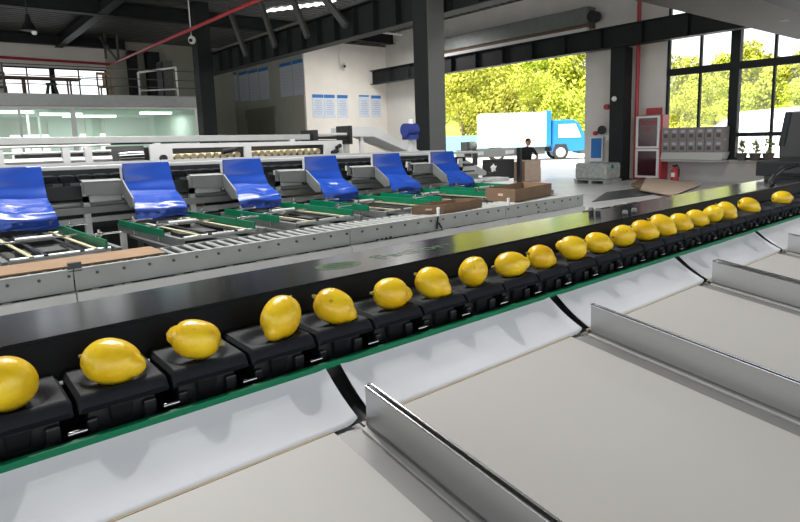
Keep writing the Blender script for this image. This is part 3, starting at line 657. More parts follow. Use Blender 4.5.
def person():
    base = ca+e2*1.16+e1*.02; t = thing('person', 'person in a black shirt sitting and leaning forward with forearms on the knees', 'person', (base.x, base.y, FL))
    me = bpy.data.meshes.new('body'); F = -e2; R_ = e1
    def L(f, r, z): v = base+F*f+R_*r; return Vector((v.x, v.y, z+FL+Z0))-OFF[t.name]
    J = {}; vs = []; rad = []; ed = []
    def add(n, co, r, par=None):
        J[n] = len(vs); vs.append(co); rad.append(r)
        if par: ed.append((J[par], J[n]))
    add('pelvis', L(0, 0, .52), .15); add('waist', L(.07, 0, .68), .14, 'pelvis'); add('chest', L(.17, 0, .88), .165, 'waist'); add('neckb', L(.24, 0, 1.04), .075, 'chest'); add('neck', L(.28, .0, 1.10), .055, 'neckb')
    for s, n in ((-1, 'l'), (1, 'r')):
        add('sh'+n, L(.22, s*.19, .99), .075, 'chest'); add('el'+n, L(.30, s*.34, .74), .048, 'sh'+n); add('wr'+n, L(.50, s*.20, .62), .032, 'el'+n); add('hand'+n, L(.58, s*.10, .59), .036, 'wr'+n)
        add('hip'+n, L(.08, s*.11, .50), .105, 'pelvis'); add('kn'+n, L(.46, s*.22, .52), .07, 'hip'+n); add('an'+n, L(.40, s*.20, .10), .045, 'kn'+n); add('toe'+n, L(.56, s*.22, .04), .038, 'an'+n)
    me.from_pydata(vs, ed, []); ob = bpy.data.objects.new('body', me); C.objects.link(ob); ob.parent = t
    sk = ob.modifiers.new('skin', 'SKIN'); 
    for i, r in enumerate(rad): me.skin_vertices[0].data[i].radius = (r, r)
    me.skin_vertices[0].data[0].use_root = True
    ob.modifiers.new('sub', 'SUBSURF').levels = 1; ob.modifiers['sub'].render_levels = 2
    # bake the body once, then hand skin / shirt / trousers their faces by height
    dg = bpy.context.evaluated_depsgraph_get(); m2 = bpy.data.meshes.new_from_object(ob.evaluated_get(dg)); bpy.data.objects.remove(ob)
    ob = bpy.data.objects.new('body', m2); C.objects.link(ob); ob.parent = t; m2.materials.clear()
    for k in ('skin', 'shirt', 'trousers'): m2.materials.append(M[k])
    elz = L(0, 0, .76).z; 
    for p in m2.polygons:
        c = p.center; p.use_smooth = True; w = c+OFF[t.name]-Vector((base.x, base.y, FL+Z0)); f = w.dot(F); r = abs(w.dot(R_)); z = w.z
        if z > 1.06: k = 0
        elif z > .80 or (z > .6 and f < .24): k = 1
        elif (r > .09 and z > .575 and f > .24) and not (z < .60 and f < .5): k = 0
        else: k = 2
        p.material_index = k
    OFF[ob.name] = OFF[t.name]
    hc = base+F*.33+R_*.01; hz = FL+1.22
    hd = MB().ball((hc.x, hc.y, hz), .082, .095, .115, 20, 14)
    n_ = hc+F*.092; hd.ball((n_.x, n_.y, hz-.01), .016, .018, .03, 8, 6)
    for s in (-1, 1):
        e_ = hc+R_*s*.085; hd.ball((e_.x, e_.y, hz), .015, .015, .03, 8, 6)
    hd.build('head', 'skin', t, smooth=True)
    hr = MB().ball((hc.x-F.x*.018, hc.y-F.y*.018, hz+.035), .090, .102, .105, 20, 14).build('hair', 'hair', t, smooth=True)
    for s in (-1, 1):
        e_ = hc+F*.088+R_*s*.032; MB().ball((e_.x, e_.y, hz+.012), .009).build('eye', 'black', t)
    mo = hc+F*.088; MB().ball((mo.x, mo.y, hz-.05), .02, .02, .006, 8, 6).build('mouth', 'sign_red', t)
    for s in (-1, 1):      # fingers
        fb = MB(); hnd = base+F*.58+R_*(s*.10)
        for i in range(4):
            p0 = hnd+R_*((i-1.5)*.02); p1 = p0+F*.055; p2 = p1+F*.02
            fb.tube([(p0.x, p0.y, FL+.59), (p1.x, p1.y, FL+.575), (p2.x, p2.y, FL+.535)], .009, 6)
        p0 = hnd-R_*s*.03; p1 = p0-R_*s*.03+F*.03; fb.tube([(p0.x, p0.y, FL+.60), (p1.x, p1.y, FL+.585)], .010, 6)
        fb.build('fingers', 'skin', t, smooth=True)
    st = obx(base-e2*(-.03), .2, .2, FL, FL+.37)
    tag(st.build('wooden_crate', 'woodL'), 'low wooden box the person in the black shirt sits on', 'crate')
person()

# ================================================================== BACK MACHINE (behind the blue flaps)
def plank(name, m, p, q, wd, ht, par, **k): return MB().bar(p, q, wd, ht).build(name, m, par, **k)
hb = thing('feed_conveyor', 'long grey feed conveyor frame running level behind the blue-flap sorter', 'conveyor', (1, 8, FL))
plank('side_beam', 'panel', (-2.5, 8, .13), (4.72, 8, .055), .06, .085, hb, bevel=.008)
plank('far_beam', 'panel', (-2.5, 8.6, .13), (4.72, 8.6, .055), .06, .085, hb)
for x in (-1.8, .3, 2.4, 4.4): box(x-.04, x+.04, 7.96, 8.04, FL, .03).build('leg', 'panel_w', hb); 
MB().box(-2.5, 4.7, 8.05, 8.55, .02, .05).build('belt', 'black', hb)
rl = thing('idler_unit', 'black idler unit between grey feed conveyor and white incline', 'idler unit', (5.0, 8, FL))
a_, b_ = at(312, 133, 1, 8), at(344, 140, 1, 8)
for k, z in enumerate((.095, .04, -.02)): MB().cyl((4.82, 8, z), (5.42, 8, z-.01), .024).build('roller', 'black' if k else 'panel_w', rl, smooth=True)
box(4.74, 4.82, 7.9, 8.3, -.08, .16).build('end_plate', 'black', rl); box(5.42, 5.47, 7.9, 8.3, -.08, .22).build('end_plate', 'black', rl)
for x in (4.78, 5.44): box(x-.03, x+.03, 8.0, 8.1, FL, -.08).build('leg', 'panel', rl)
inc = thing('incline_conveyor', 'white conveyor bending downhill left of the dark doorway column', 'conveyor', (6.2, 8, FL))
for y, nm in ((7.9, 'side_panel'), (8.5, 'side_panel')):
    MB().prism([(5.47, y, .20), (5.95, y, .19), (6.95, y, -.25), (6.95, y, -.35), (5.92, y, .03), (5.47, y, .04)], (0, .05, 0)).build(nm, 'panel_w', inc, bevel=.008)
MB().prism([(5.47, 7.96, .10), (5.93, 7.96, .09), (6.95, 7.96, -.30), (6.95, 7.96, -.32), (5.93, 7.96, .06), (5.47, 7.96, .07)], (0, .53, 0)).build('belt', 'roll', inc)
for x, z in ((5.7, .04), (6.8, -.3)): box(x-.03, x+.03, 7.95, 8.01, FL, z).build('leg', 'panel_w', inc)
# brush unit
bu = thing('brush_washer', 'white brush unit with two long openings showing cream roller brushes', 'washing machine', (3, 6.2, FL))
X0, X1 = 1.73, 4.0
def zb(x, o): return -.02*(x-1.73)/2.27+o
fr_ = MB()
o1, o2, o3, o4 = .01, -.035, -.175, -.215
def pq(xa, xb, za, zb_): # slightly falling panel strip on the front plane
    fr_.prism([(xa, 6.0, zb(xa, zb_)), (xb, 6.0, zb(xb, zb_)), (xb, 6.0, zb(xb, za)), (xa, 6.0, zb(xa, za))], (0, .03, 0))
pq(X0, X1, o2, o1); pq(X0, X1, o4, o3); pq(X0, 1.95, o3, o2); pq(2.72, 2.80, o3, o2); pq(3.74, X1, o3, o2)
fr_.build('front_face', 'panel_w', bu)
box(X0, X1, 6.3, 6.33, -.25, -.02).build('rear_panel', 'black', bu); box(X0+.02, X1-.02, 6.03, 6.3, -.26, -.235).build('bottom_panel', 'black', bu)
nb = 0
for xa, xb in ((1.98, 2.70), (2.83, 3.72)):
    n_ = int((xb-xa)/.075)
    for i in range(n_):
        x = xa+(i+.5)*(xb-xa)/n_; MB().cyl((x, 6.05, -.13), (x, 6.28, -.13), .034, n=10).build('brush', 'brush', bu, smooth=True)
kn = MB().cyl((1.85, 5.96, -.13), (1.85, 6.0, -.13), .035).cyl((2.45, 5.95, -.09), (2.6, 5.97, -.07), .03).cyl((3.82, 5.95, -.16), (3.9, 5.97, -.13), .03).cyl((3.88, 5.95, -.10), (3.95, 5.97, -.07), .025).build('valve_knobs', 'black', bu, smooth=True)
for x in (1.8, 3.9): box(x-.04, x+.04, 6.03, 6.11, FL, -.2).build('leg', 'panel_w', bu)
du = thing('drive_unit', 'dark grey drive unit with a silver motor left of the brush unit', 'drive unit', (1.55, 6.1, FL))
box(1.40, 1.71, 6.12, 6.3, -.17, .0).build('housing', 'steel_mid', du); MB().cyl((1.45, 6.05, -.09), (1.68, 6.05, -.085), .045).build('motor', 'chrome', du, smooth=True)
box(1.42, 1.47, 6.15, 6.2, FL, -.17).build('leg', 'panel_w', du); box(1.40, 1.71, 6.0, 6.12, -.17, -.145).build('shelf', 'steel_mid', du)
lr = thing('guard_rails', 'thin white guard rails at the far left between the sorter and feed conveyor', 'rail', (.6, 6, FL))
for z in (.015, -.04, -.115): MB().tube([(-1.0, 6, z+.01), (1.38, 6, z)], .012 if z > -.1 else .03, 8).build('rail', 'panel_w', lr, smooth=True)
for x in (.5, 1.0, 1.18): box(x-.03, x+.03, 5.96, 6.04, FL, .0).build('post', 'panel_w', lr)
MB().box(.62, 1.38, 6.05, 6.12, -.11, -.05).build('dark_channel', 'black', lr)

# ---------------------------------------------------------------- sorter with blue flaps
def Z2(x): return -.135-.0113*x-.006     # the top rail falls slightly towards the right
YD = 4.9
so = thing('blue_flap_sorter', 'long grey and white sorting machine behind the packing lanes', 'sorting machine', (2.5, 5.3, FL))
xa, xb = -1.5, 5.25
MB().bar((xa, YD+.03, Z2(xa)), (xb, YD+.03, Z2(xb)), .05, .028).build('top_rail', 'panel_w', so, bevel=.004)['label'] = 'white top rail'
MB().box(xa, xb, YD+.66, YD+.68, -1.25, -.24).build('rear_skirt', 'steel_dark', so)
MB().bar((xa, YD+.62, Z2(xa)-.0), (xb, YD+.62, Z2(xb)-.0), .05, .05).build('rear_rail', 'panel_w', so)
MB().bar((xa, YD+.33, Z2(xa)-.19), (xb, YD+.33, Z2(xb)-.19), .52, .10).build('chain_bed', 'black', so)
MB().bar((xa, YD+.56, Z2(xa)-.09), (xb, YD+.56, Z2(xb)-.09), .04, .16).build('rear_panel', 'black', so)
DP = .815
dx = [1.197+DP*k for k in range(-1, 5)]
dx[0] = .27
for x in dx:
    box(x-.022, x-.008, YD-.01, YD+.01, -.40, Z2(x)).build('post', 'panel_w', so)
for i in range(-1, 9):
    x = .05+.83*i*.9
for x in (.93, 1.745, 2.56, 3.375, 4.19, 5.0, .1):
    lg = MB().box(x-.022, x+.022, YD+.05, YD+.10, FL, -.27); lg.box(x-.022, x+.25, YD+.05, YD+.12, -.42, -.37); lg.build('leg', 'panel_w', so)
MB().bar((xa, YD+.14, -.36), (xb, YD+.14, -.41), .05, .03).build('cross_rail', 'steel_mid', so)
MB().bar((xa, YD+.02, -.47), (xb, YD+.02, -.49), .03, .05).build('lower_rail', 'pan', so)
MB().bar((xa, YD+.10, -.56), (xb, YD+.10, -.56), .04, .04).build('lower_rail', 'panel', so)
MB().cyl((xa, YD+.2, -.43), (xb, YD+.2, -.45), .028).build('drive_shaft', 'roll', so, smooth=True)
# black carriers on its chain
cc = None
n_ = 0
for i in range(44):
    x = .0+.118*i
    if x > 5.15: break
    if cc is None:
        cc = thing('chain_carrier', 'black fruit carrier on the chain of the blue-flap sorter', 'carrier', (0, 0, 0), 'carriers on the blue-flap sorter chain', local=True)
        MB().prism([(-.052, -.05, .0), (.052, -.05, .0), (.052, -.058, .045), (.03, -.05, .055), (-.03, -.05, .055), (-.052, -.058, .045)], (0, .11, 0)).build('cup_shell', 'cup', cc, local=True, bevel=.006)
        MB().box(-.02, .02, -.03, .05, -.03, 0).build('bracket', 'black', cc, local=True)
        o = cc
    else: o = dup(cc)
    o.location = (x, YD+.15, Z2(x)-.11+Z0)
# aprons, side plates, flaps
nm = ['far left', 'second from the left', 'third from the left', 'fourth from the left', 'fifth from the left', 'rightmost']
for k, x in enumerate(dx):
    wv = .35
    ap0, ap1 = x-.30, x-.03
    ap = thing('flap_side_pan', 'grey sheet pan with a sloping end joining the %s blue flap' % nm[k], 'side pan', (x-.15, YD-.1, -.4), 'grey pans beside the blue flaps')
    z_ = Z2(x)-.10
    MB().prism([(ap0, YD-.06, z_), (ap1, YD-.06, z_-.005), (ap1, YD-.06, z_-.12), (ap0, YD-.06, z_-.10)], (0, .02, 0)).build('apron', 'pan', ap, bevel=.004)
    MB().prism([(ap1, YD-.06, z_+.0), (ap1+.01, YD-.27, z_-.13), (ap1+.01, YD-.29, z_-.20), (ap1, YD-.22, z_-.21), (ap1, YD-.06, z_-.12)], (.012, 0, 0)).build('end_plate', 'pan', ap, bevel=.003)
    MB().cyl((ap1+.012, YD-.24, z_-.17), (ap1+.03, YD-.24, z_-.17), .014).build('bolt', 'black', ap)
    MB().prism([(ap0, YD-.06, z_), (ap1, YD-.06, z_-.005), (ap1, YD+.04, z_+.01), (ap0, YD+.04, z_+.015)], (0, 0, -.008)).build('ledge', 'panel', ap)
    rn = random.Random(50+k); ph = rn.uniform(0, 6)
    wide = .355 if k else .38
    def fn(u, v, x=x, ph=ph, k=k, wide=wide):
        zt = Z2(x)+.016
        PR = [(0, 0, 0), (.16, .030, .125), (.33, .072, .205), (.48, .170, .245), (.62, .285, .290), (.74, .322, .335), (.86, .318, .385), (1, .322, .415)]
        for (t0, a0, b0), (t1, a1, b1) in zip(PR, PR[1:]):
            if v <= t1+1e-9: break
        q = (v-t0)/(t1-t0); q2 = q*q*(3-2*q)*.5+q*.5
        yy = YD-(a0+(a1-a0)*q2); zz = zt-(b0+(b1-b0)*q)
        yy -= (u-.45)*.07*math.sin(min(1, v*1.15)*math.pi)       # one side bellies out more than the other
        zz -= .025*u*math.sin(v*math.pi)
        den = .022*math.exp(-((v-.55-.06*math.sin(ph))/.09)**2-((u-.55-.12*math.cos(ph))/.16)**2)
        yy += den; zz -= den*.3
        yy += .007*math.sin(u*9+ph)*max(0, v-.3)+.004*math.sin(v*22+u*6+ph)*v; zz += .008*math.sin(u*7+ph*2)*v
        if v > .80: yy += .004*math.sin(u*31+ph)
        xx = x+u*wide+.012*math.sin(v*5+ph)*v+.03*(u-.3)*v
        return (xx, yy, zz)
    fp = MB().grid(fn, 36, 60, (.0, .006, .004))
    tag(fp.build('blue_flap', 'blue', smooth=True), 'shiny blue vinyl flap hanging from the sorter, ' + nm[k] + ' of six', 'flap', 'blue flaps over the packing lanes')
# packing lanes
def lane(k, x0):
    lb = nm[k]; z = -.585
    t = thing('packing_lane', 'grey packing lane with narrow belts under the %s blue flap' % lb, 'conveyor lane', (x0+.27, 4.2, FL), 'packing lanes')
    sk = .09   # lanes run slightly askew
    for s in (0, .56):
        MB().bar((x0+s, 4.78, z-.03), (x0+s+sk, 3.64, z-.03), .03, .06).build('side_frame', 'pan', t, bevel=.003)
    for s in (.13, .20, .38, .45): MB().bar((x0+s, 4.7, z), (x0+s+sk*.95, 3.68, z), .022, .008).build('belt', 'belt' if s in (.13, .45) else 'black', t)
    for y, nme in ((4.68, 'end_roller'), (3.7, 'end_roller')): MB().cyl((x0+.03+sk*(4.78-y)/1.14, y, z-.012), (x0+.53+sk*(4.78-y)/1.14, y, z-.012), .016).build(nme, 'roll', t, smooth=True)
    MB().cyl((x0+.2, 4.25, z+.025), (x0+.40, 4.24, z+.025), .018).build('press_roller', 'panel', t, smooth=True)
    MB().cyl((x0+.03, 4.25, z+.02), (x0+.57, 4.24, z+.02), .006).build('cross_rod', 'chrome', t)
    MB().box(x0+.18, x0+.44, 3.95, 4.15, z-.06, z-.02).build('drive_box', 'steel_mid', t)
    box(x0+.04, x0+.6, 3.75, 4.7, z-.10, z-.085).build('pan', 'steel_mid', t)
    for xx, yy_ in ((x0+.0, 4.7), (x0+.56, 4.7), (x0+.08, 3.72), (x0+.64, 3.72)): box(xx-.02, xx+.02, yy_-.02, yy_+.02, FL, z-.06).build('leg', 'panel_w', t)
    for s, nm2, yA, yB in ((-.05, 'left', 4.62, 3.80), (.50, 'right', 4.80, 3.66)):
        xA = x0+s+sk*(4.78-yA)/1.14; xB = x0+s+sk*(4.78-yB)/1.14
        gd = MB().bar((xA, yA, -.562), (xB, yB, -.562), .012, .05).build('side_guard', 'green_d', t, bevel=.002); gd['label'] = 'green %s side guard strip' % nm2
        for f_ in (.25, .8):
            xx = xA+(xB-xA)*f_; yy_ = yA+(yB-yA)*f_
            MB().cyl((xx+.03, yy_, -.63), (xx+.03, yy_, -.50), .008).build('post', 'chrome', gd)
            MB().cyl((xx-.015, yy_, -.53), (xx+.16, yy_, -.53), .006).build('clamp_rod', 'chrome', gd)
            MB().cyl((xx+.02, yy_, -.53), (xx+.045, yy_, -.53), .013).build('clamp', 'chrome', gd)
for k, x in enumerate(dx): lane(k, x-.09)

# ---------------------------------------------------------------- roller conveyor in front of the lanes
rc = thing('roller_conveyor', 'grey roller conveyor running along the foot of the packing lanes', 'conveyor', (2, 3.42, FL))
YN, ZN = 3.28, -.61
segs = [-1.6, .522, 2.216, 3.85, 5.02]
for a_, b_ in zip(segs, segs[1:]):
    ns = MB()   # C-section: web, top lip, bottom lip
    ns.box(a_+.003, b_-.003, YN, YN+.006, ZN-.112, ZN-.004).box(a_+.003, b_-.003, YN-.014, YN+.012, ZN-.004, ZN+.004)
    box(a_+.003, b_-.003, YN-.022, YN-.004, ZN-.18, ZN-.118).build('lower_lip', 'panel_w', rc, bevel=.002)
    ns.build('near_side_panel', 'panel', rc, bevel=.0015)
    box(a_+.003, b_-.003, YN+.275, YN+.285, ZN-.12, ZN+.0).build('far_side_panel', 'panel', rc)
for i in range(93):
    x = -1.5+.0705*i
    if i == 0: r0 = MB().cyl((x, YN+.012, ZN-.010), (x, YN+.27, ZN-.010), .0125, n=12).build('roller', 'panel', rc, smooth=True)
    else: a2_ = r0.copy(); C.objects.link(a2_); a2_.location.x += .0705*i
for i in range(50):
    x = -1.45+.13*i
    if i == 0: b0 = MB().cyl((x, YN-.008, ZN-.032), (x, YN+.004, ZN-.032), .008, n=8).build('bolt', 'steel_mid', rc)
    else: a2_ = b0.copy(); C.objects.link(a2_); a2_.location.x += .13*i
box(-1.6, 5.02, YN+.02, YN+.27, ZN-.12, ZN-.11).build('gap_shade_sheet', 'black', rc)  # black sheet added to paint the shade between the rollers
for x in (-.9, .52, 2.2, 3.84, 4.9):
    for y in (YN+.03, YN+.24): box(x-.025, x+.025, y-.02, y+.02, FL, ZN-.13).build('leg', 'panel', rc)
for x, y_ in ((3.04, 0), (3.87, 0)):
    MB().cyl((x, YN-.012, ZN+.0), (x, YN-.012, ZN+.05), .012).cyl((x, YN-.012, ZN+.05), (x, YN-.012, ZN+.065), .014).build('stop_pin', 'white', rc)
MB().bar((3.04, YN-.01, ZN), (3.02, YN-.012, ZN-.10), .01, .01).bar((3.04, YN-.01, ZN-.05), (3.075, YN-.012, ZN-.10), .01, .01).build('pin_bracket', 'steel_dark', rc)
for (x, z) in ((2.45, -.11), (2.49, -.11), (2.53, -.108), (2.57, -.105), (4.3, -.1), (4.42, -.09), (4.3, -.06)):
    box(x-.009, x+.009, YN-.004, YN, ZN+z-.006, ZN+z+.006).build('slot', 'steel_dark', rc)
box(.50, .56, YN-.012, YN+.02, ZN-.01, ZN+.035).build('joint_clip', 'steel_mid', rc)
# brown board over the left part of the rollers
tag(MB().box(-1.2, .99, YN+.035, YN+.31, ZN+.006, ZN+.014).build('hardboard_sheet', 'carton'), 'long brown board lying over the rollers at the left', 'board')
# open lemon cartons
def tray_carton(lab, c4, z0, h, full):
    """c4: four corners on the ground plan (near-left, near-right, far-right, far-left)"""
    t = thing('open_carton', lab, 'carton', (sum(p[0] for p in c4)/4, sum(p[1] for p in c4)/4, z0))
    P = [Vector((p[0], p[1], 0)) for p in c4]; cen = sum(P, Vector())/4
    for i in range(4):
        a, b = P[i], P[(i+1) % 4]; ia, ib = a+(cen-a).normalized()*.014, b+(cen-b).normalized()*.014
        MB().prism([(a.x, a.y, z0), (b.x, b.y, z0), (ib.x, ib.y, z0), (ia.x, ia.y, z0)], (0, 0, h)).build('wall_panel', 'carton_shade' if i == 3 else 'carton', t)
    MB().prism([(p.x, p.y, z0) for p in [q+(cen-q).normalized()*.012 for q in P]], (0, 0, .006)).build('base_panel', 'carton_shade', t)
    if full:
        a, b = P[3], P[0]; m_ = a.lerp(b, .5); d_ = (b-a).normalized(); n_ = Vector((d_.y, -d_.x, 0)); n_ = n_ if n_.dot(cen-m_) < 0 else -n_
        MB().prism([(*(m_-d_*.02+n_*.001).xy, z0+h*.42), (*(m_+d_*.035+n_*.001).xy, z0+h*.42), (*(m_+d_*.035+n_*.001).xy, z0+h*.62), (*(m_-d_*.02+n_*.001).xy, z0+h*.62)], n_*.002).build('print_mark', 'carton_l', t)
    return t
zc = ZN+.002
c2n, c2r, c2l = at(515, 202.5, 2, zc), at(551.5, 195, 2, zc), at(485.5, 200.2, 2, zc)
far = c2r+(c2l-c2n)
tray_carton('taller open brown carton at the right end of the roller conveyor', [c2n, c2r, far, c2l], zc, .118, True)
c1n, c1r, c1l = at(444, 214, 2, zc), at(482, 206.6, 2, zc), at(410.5, 214.5, 2, zc)
c1l = c1n+(c1l-c1n)*.96
tray_carton('lower open brown carton left of the taller one on the roller conveyor', [c1n, c1r, c1r+(c1l-c1n)*.9, c1l], zc, .072, True)
ZSH = -.62
for k, (xa_, xb_, yv, zb_, zt_, lab) in enumerate(((286, 326, 5.15, 199, 187, 'brown carton behind the third green-guarded lane'), (372, 397, 5.15, 187, 176, 'brown carton behind the lanes left of the rightmost blue flap'), (408, 445, 5.15, 184, 177, 'brown carton seen under the rightmost blue flap'), (190, 204, 5.15, 197, 187, 'brown carton behind the lane between second and third flaps'))):
    pa, pb_, pt = at(xa_, zb_, 1, yv), at(xb_, zb_-3, 1, yv), at(xa_, zt_, 1, yv)
    pa.z = ZSH
    t = thing('storage_carton', lab, 'carton', ((pa.x+pb_.x)/2, yv+.2, pa.z)); box(pa.x, pb_.x, yv, yv+.3, pa.z, pt.z).build('box_body', 'carton', t, bevel=.004)
    box(pa.x, pb_.x, yv+.13, yv+.17, pt.z, pt.z+.002).build('tape', 'carton_l', t)
sh2 = thing('rear_shelf', 'low grey shelf carrying cartons behind the packing lanes', 'shelf', (2.5, 5.3, FL))
box(1.3, 5.2, 5.1, 5.5, ZSH-.02, ZSH-.001).build('board', 'steel_mid', sh2)
for x in (1.35, 3.2, 5.15): box(x-.02, x+.02, 5.15, 5.19, FL, ZSH-.02).build('leg', 'steel_mid', sh2)
# ---------------------------------------------------------------- end-of-line unit near the doorway
eu = thing('discharge_unit', 'grey discharge conveyor box with black legs at the right end of the sorter', 'conveyor', (6.3, 5.5, FL))
pA, pB = at(474, 150, 1, 5.5), at(522, 148, 1, 5.5)
MB().prism([(pA.x, 5.5, pA.z), (pB.x, 5.5, pB.z), (pB.x, 5.5, pB.z-.11), (pA.x, 5.5, pA.z-.11)], (0, .35, 0)).build('box_beam', 'panel', eu, bevel=.006)
for x in (474.5, 518.8):
    q = at(x, 160, 1, 5.48); MB().box(q.x-.022, q.x+.022, 5.44, 5.5, (FL if x > 500 else -.40), pB.z+.01).build('leg', 'black', eu)
q = at(492, 168, 1, 5.42); MB().cyl((q.x, 5.40, q.z), (q.x, 5.46, q.z), .075, n=20).build('fan_ring', 'black', eu, smooth=True); MB().lathe([(.02, 5.385), (.045, 5.39), (.05, 5.40)], (q.x, 0, q.z), 'y', 6).build('fan_hub', 'white', eu)
for a in range(5):
    an = a*1.2566; MB().bar((q.x+.02*math.cos(an), 5.39, q.z+.02*math.sin(an)), (q.x+.06*math.cos(an+.4), 5.39, q.z+.06*math.sin(an+.4)), .02, .006).build('fan_blade', 'white', eu)
q1, q2 = at(497, 160, 1, 5.52), at(514, 178, 1, 5.52); box(q1.x, q2.x, 5.52, 5.8, q2.z, q1.z).build('dark_cover', 'black', eu)
for (x, y_, w_) in ((479, 153.5, .09), (510, 152, .09)):
    q = at(x, y_, 1, 5.495); box(q.x-w_, q.x+w_, 5.493, 5.5, q.z-.025, q.z+.025).build('name_plate', 'white', eu)
mt = thing('gear_motor', 'grey ribbed motor on top of the discharge conveyor', 'motor', (5.6, 5.6, -.2))
q = at(470, 147, 1, 5.6); MB().cyl((q.x-.11, 5.6, q.z+.01), (q.x+.09, 5.6, q.z+.01), .055, n=16).build('housing', 'roll', mt, smooth=True); box(q.x-.12, q.x-.07, 5.54, 5.66, q.z-.07, q.z+.07).build('flange', 'steel_mid', mt)
for i in range(4): MB().cyl((q.x-.04+i*.035, 5.6, q.z+.01), (q.x-.03+i*.035, 5.6, q.z+.01), .066, n=16).build('cooling_rib', 'panel', mt)
box(q.x-.06, q.x+.04, 5.55, 5.65, q.z-.13, q.z-.05).build('foot', 'steel_mid', mt)
dc = thing('grey_plastic_hood', 'grey sloping plastic sheet hood below the motor', 'hood', (5.7, 5.3, -.6))
qa, qb, qc, qd = at(455, 160, 1, 5.3), at(465, 158, 1, 5.3), at(487, 171, 1, 5.3), at(452, 176, 1, 5.3)
MB().prism([qa, qb, qc, (qc.x, 5.3, qc.z-.06), qd], (0, .3, 0)).build('sheet', 'panel', dc, bevel=.02)
q = at(492, 181, 1, 5.2); MB().box(q.x-.3, q.x+.35, 5.2, 5.5, q.z-.02, q.z+.03).build('ledge', 'panel_w', dc, bevel=.005)
bj = thing('blue_motor', 'dark blue round motor with white cap at the dark doorway column', 'motor', (6.5, 7.55, -.2))
q = at(411, 130, 1, 7.55); MB().cyl((q.x-.15, 7.55, q.z), (q.x+.1, 7.55, q.z), .11, n=16).build('housing', 'blue_c', bj, smooth=True); box(q.x-.1, q.x+.06, 7.43, 7.67, q.z-.16, q.z-.08).build('foot', 'blue_c', bj)
MB().cyl((q.x, 7.55, q.z+.1), (q.x, 7.55, q.z+.18), .045).build('cap', 'white', bj, smooth=True); box(q.x-.03, q.x+.07, 7.5, 7.6, FL, q.z-.16).build('stand', 'panel_w', bj)

# ================================================================== FRONT MACHINE
PC = .1235                 # carrier pitch
XC0 = .118
XE = 3.75
fm = thing('front_conveyor_body', 'black body and cover of the nearest lemon sorting conveyor', 'conveyor', (1.2, 1.0, FL))
# cover: top plate with folded front and back edge
cv = MB()
prof = [(.982, -.284), (.986, -.280), (1.250, -.298), (1.254, -.302), (1.254, -.42), (1.248, -.42), (1.248, -.306), (.988, -.288)]
cv.prism([(-1.4, y, z) for y, z in prof], (XE+1.4, 0, 0)); cvo = cv.build('cover_plate', 'cover', fm)
MB().prism([(-1.4, y, z) for y, z in ((.9815, -.2845), (.966, -.345), (.970, -.345), (.987, -.2885))], (XE+1.4, 0, 0)).build('cover_front', 'cover_f', fm)
box(-1.4, XE, .845, 1.176, -1.0, -.43).build('body_frame', 'black', fm)
box(-1.4, XE, .955, .964, -.43, -.35).build('inner_wall', 'black', fm)
MB().box(-1.4, XE, .832, .846, -.50, -.418).build('front_wall', 'black', fm)
for x in (-.9, .9, 2.6, 3.6):
    for y in (.9, 1.12): box(x-.04, x+.04, y-.03, y+.03, FL, -1.0).build('leg', 'steel_mid', fm)
# emblem and lettering printed on the cover
e0 = at(338, 264.5, 2, -.286)
em = MB(); rr_ = .062
def ringseg(R0, R1, c, a0, a1, n=28):
    vs = []; 
    for i in range(n+1):
        t = a0+(a1-a0)*i/n
        for R in (R0, R1): vs.append((c[0]+R*math.cos(t)*1.15, c[1]+R*math.sin(t), -.2798))
    k = len(vs); vs2 = vs+[(a, b, c_+.0006) for a, b, c_ in vs]; fs = []
    for i in range(n): fs += [(2*i, 2*i+1, 2*i+3, 2*i+2), (k+2*i, k+2*i+2, k+2*i+3, k+2*i+1), (2*i, 2*i+2, k+2*i+2, k+2*i), (2*i+1, k+2*i+1, k+2*i+3, 2*i+3)]
    em.add(vs2, fs)
ringseg(.032, .048, (e0.x, e0.y), math.pi*.5, math.pi*1.5); ringseg(.036, .048, (e0.x, e0.y), -math.pi*.5, math.pi*.5)
for i in range(5):
    yv = e0.y+(-.024+.012*i); hw = math.sqrt(max(0, .036**2-(yv-e0.y)**2))
    em.box(e0.x-hw, e0.x+hw, yv-.0028, yv+.0028, -.2798, -.2792)
for p in em.v: p.z = -.280-(p.y-.986)*.0682+(.0005 if p.z > -.2795 else -.0005)
em.build('round_emblem', 'emblem', fm)
tx = at(398, 248.5, 2, -.28)
text('FstSort', 'lettering', 'emblem', .088, frame((e0.x+.235, e0.y, -.2797-(e0.y-.986)*.0682), (1, 0, 0), (0, 1, -.0682)), fm, .0004)
# knobs on the cover
for k, (x, y) in enumerate(((591, 211), (598, 211.5), (625, 214), (634, 212))):
    q = at(x, y+1.5, 2, -.284)
    t = thing('thumb_screw', 'small chrome thumb screw on the black cover, %s of four' % ('first from the left', 'second from the left', 'third from the left', 'rightmost')[k], 'screw', (q.x, q.y, -.29), 'thumb screws on the cover')
    MB().cyl((q.x, q.y, -.291), (q.x, q.y, -.276), .009).build('stud', 'black', t, smooth=True)
    MB().cyl((q.x, q.y, -.276), (q.x, q.y, -.266), .010, .008, 16).build('knob', 'pan', t, smooth=True)
# slots along the rear edge
for x in (1.9, 2.02, 2.12, 2.22): box(x, x+.06, 1.236, 1.246, -.2985, -.2945).build('edge_clip', 'steel_mid', fm)
# green guide rail
tag(MB().box(-1.4, XE, .8085, .8205, -.3855, -.3745).build('green_guide_rail', 'green', bevel=.003), 'bright green plastic rail along the front of the lemon carriers', 'rail')
tag(MB().box(-1.4, XE, .8135, .830, -.50, -.3860).build('rail_support', 'black'), 'black support strip under the green rail', 'strip')
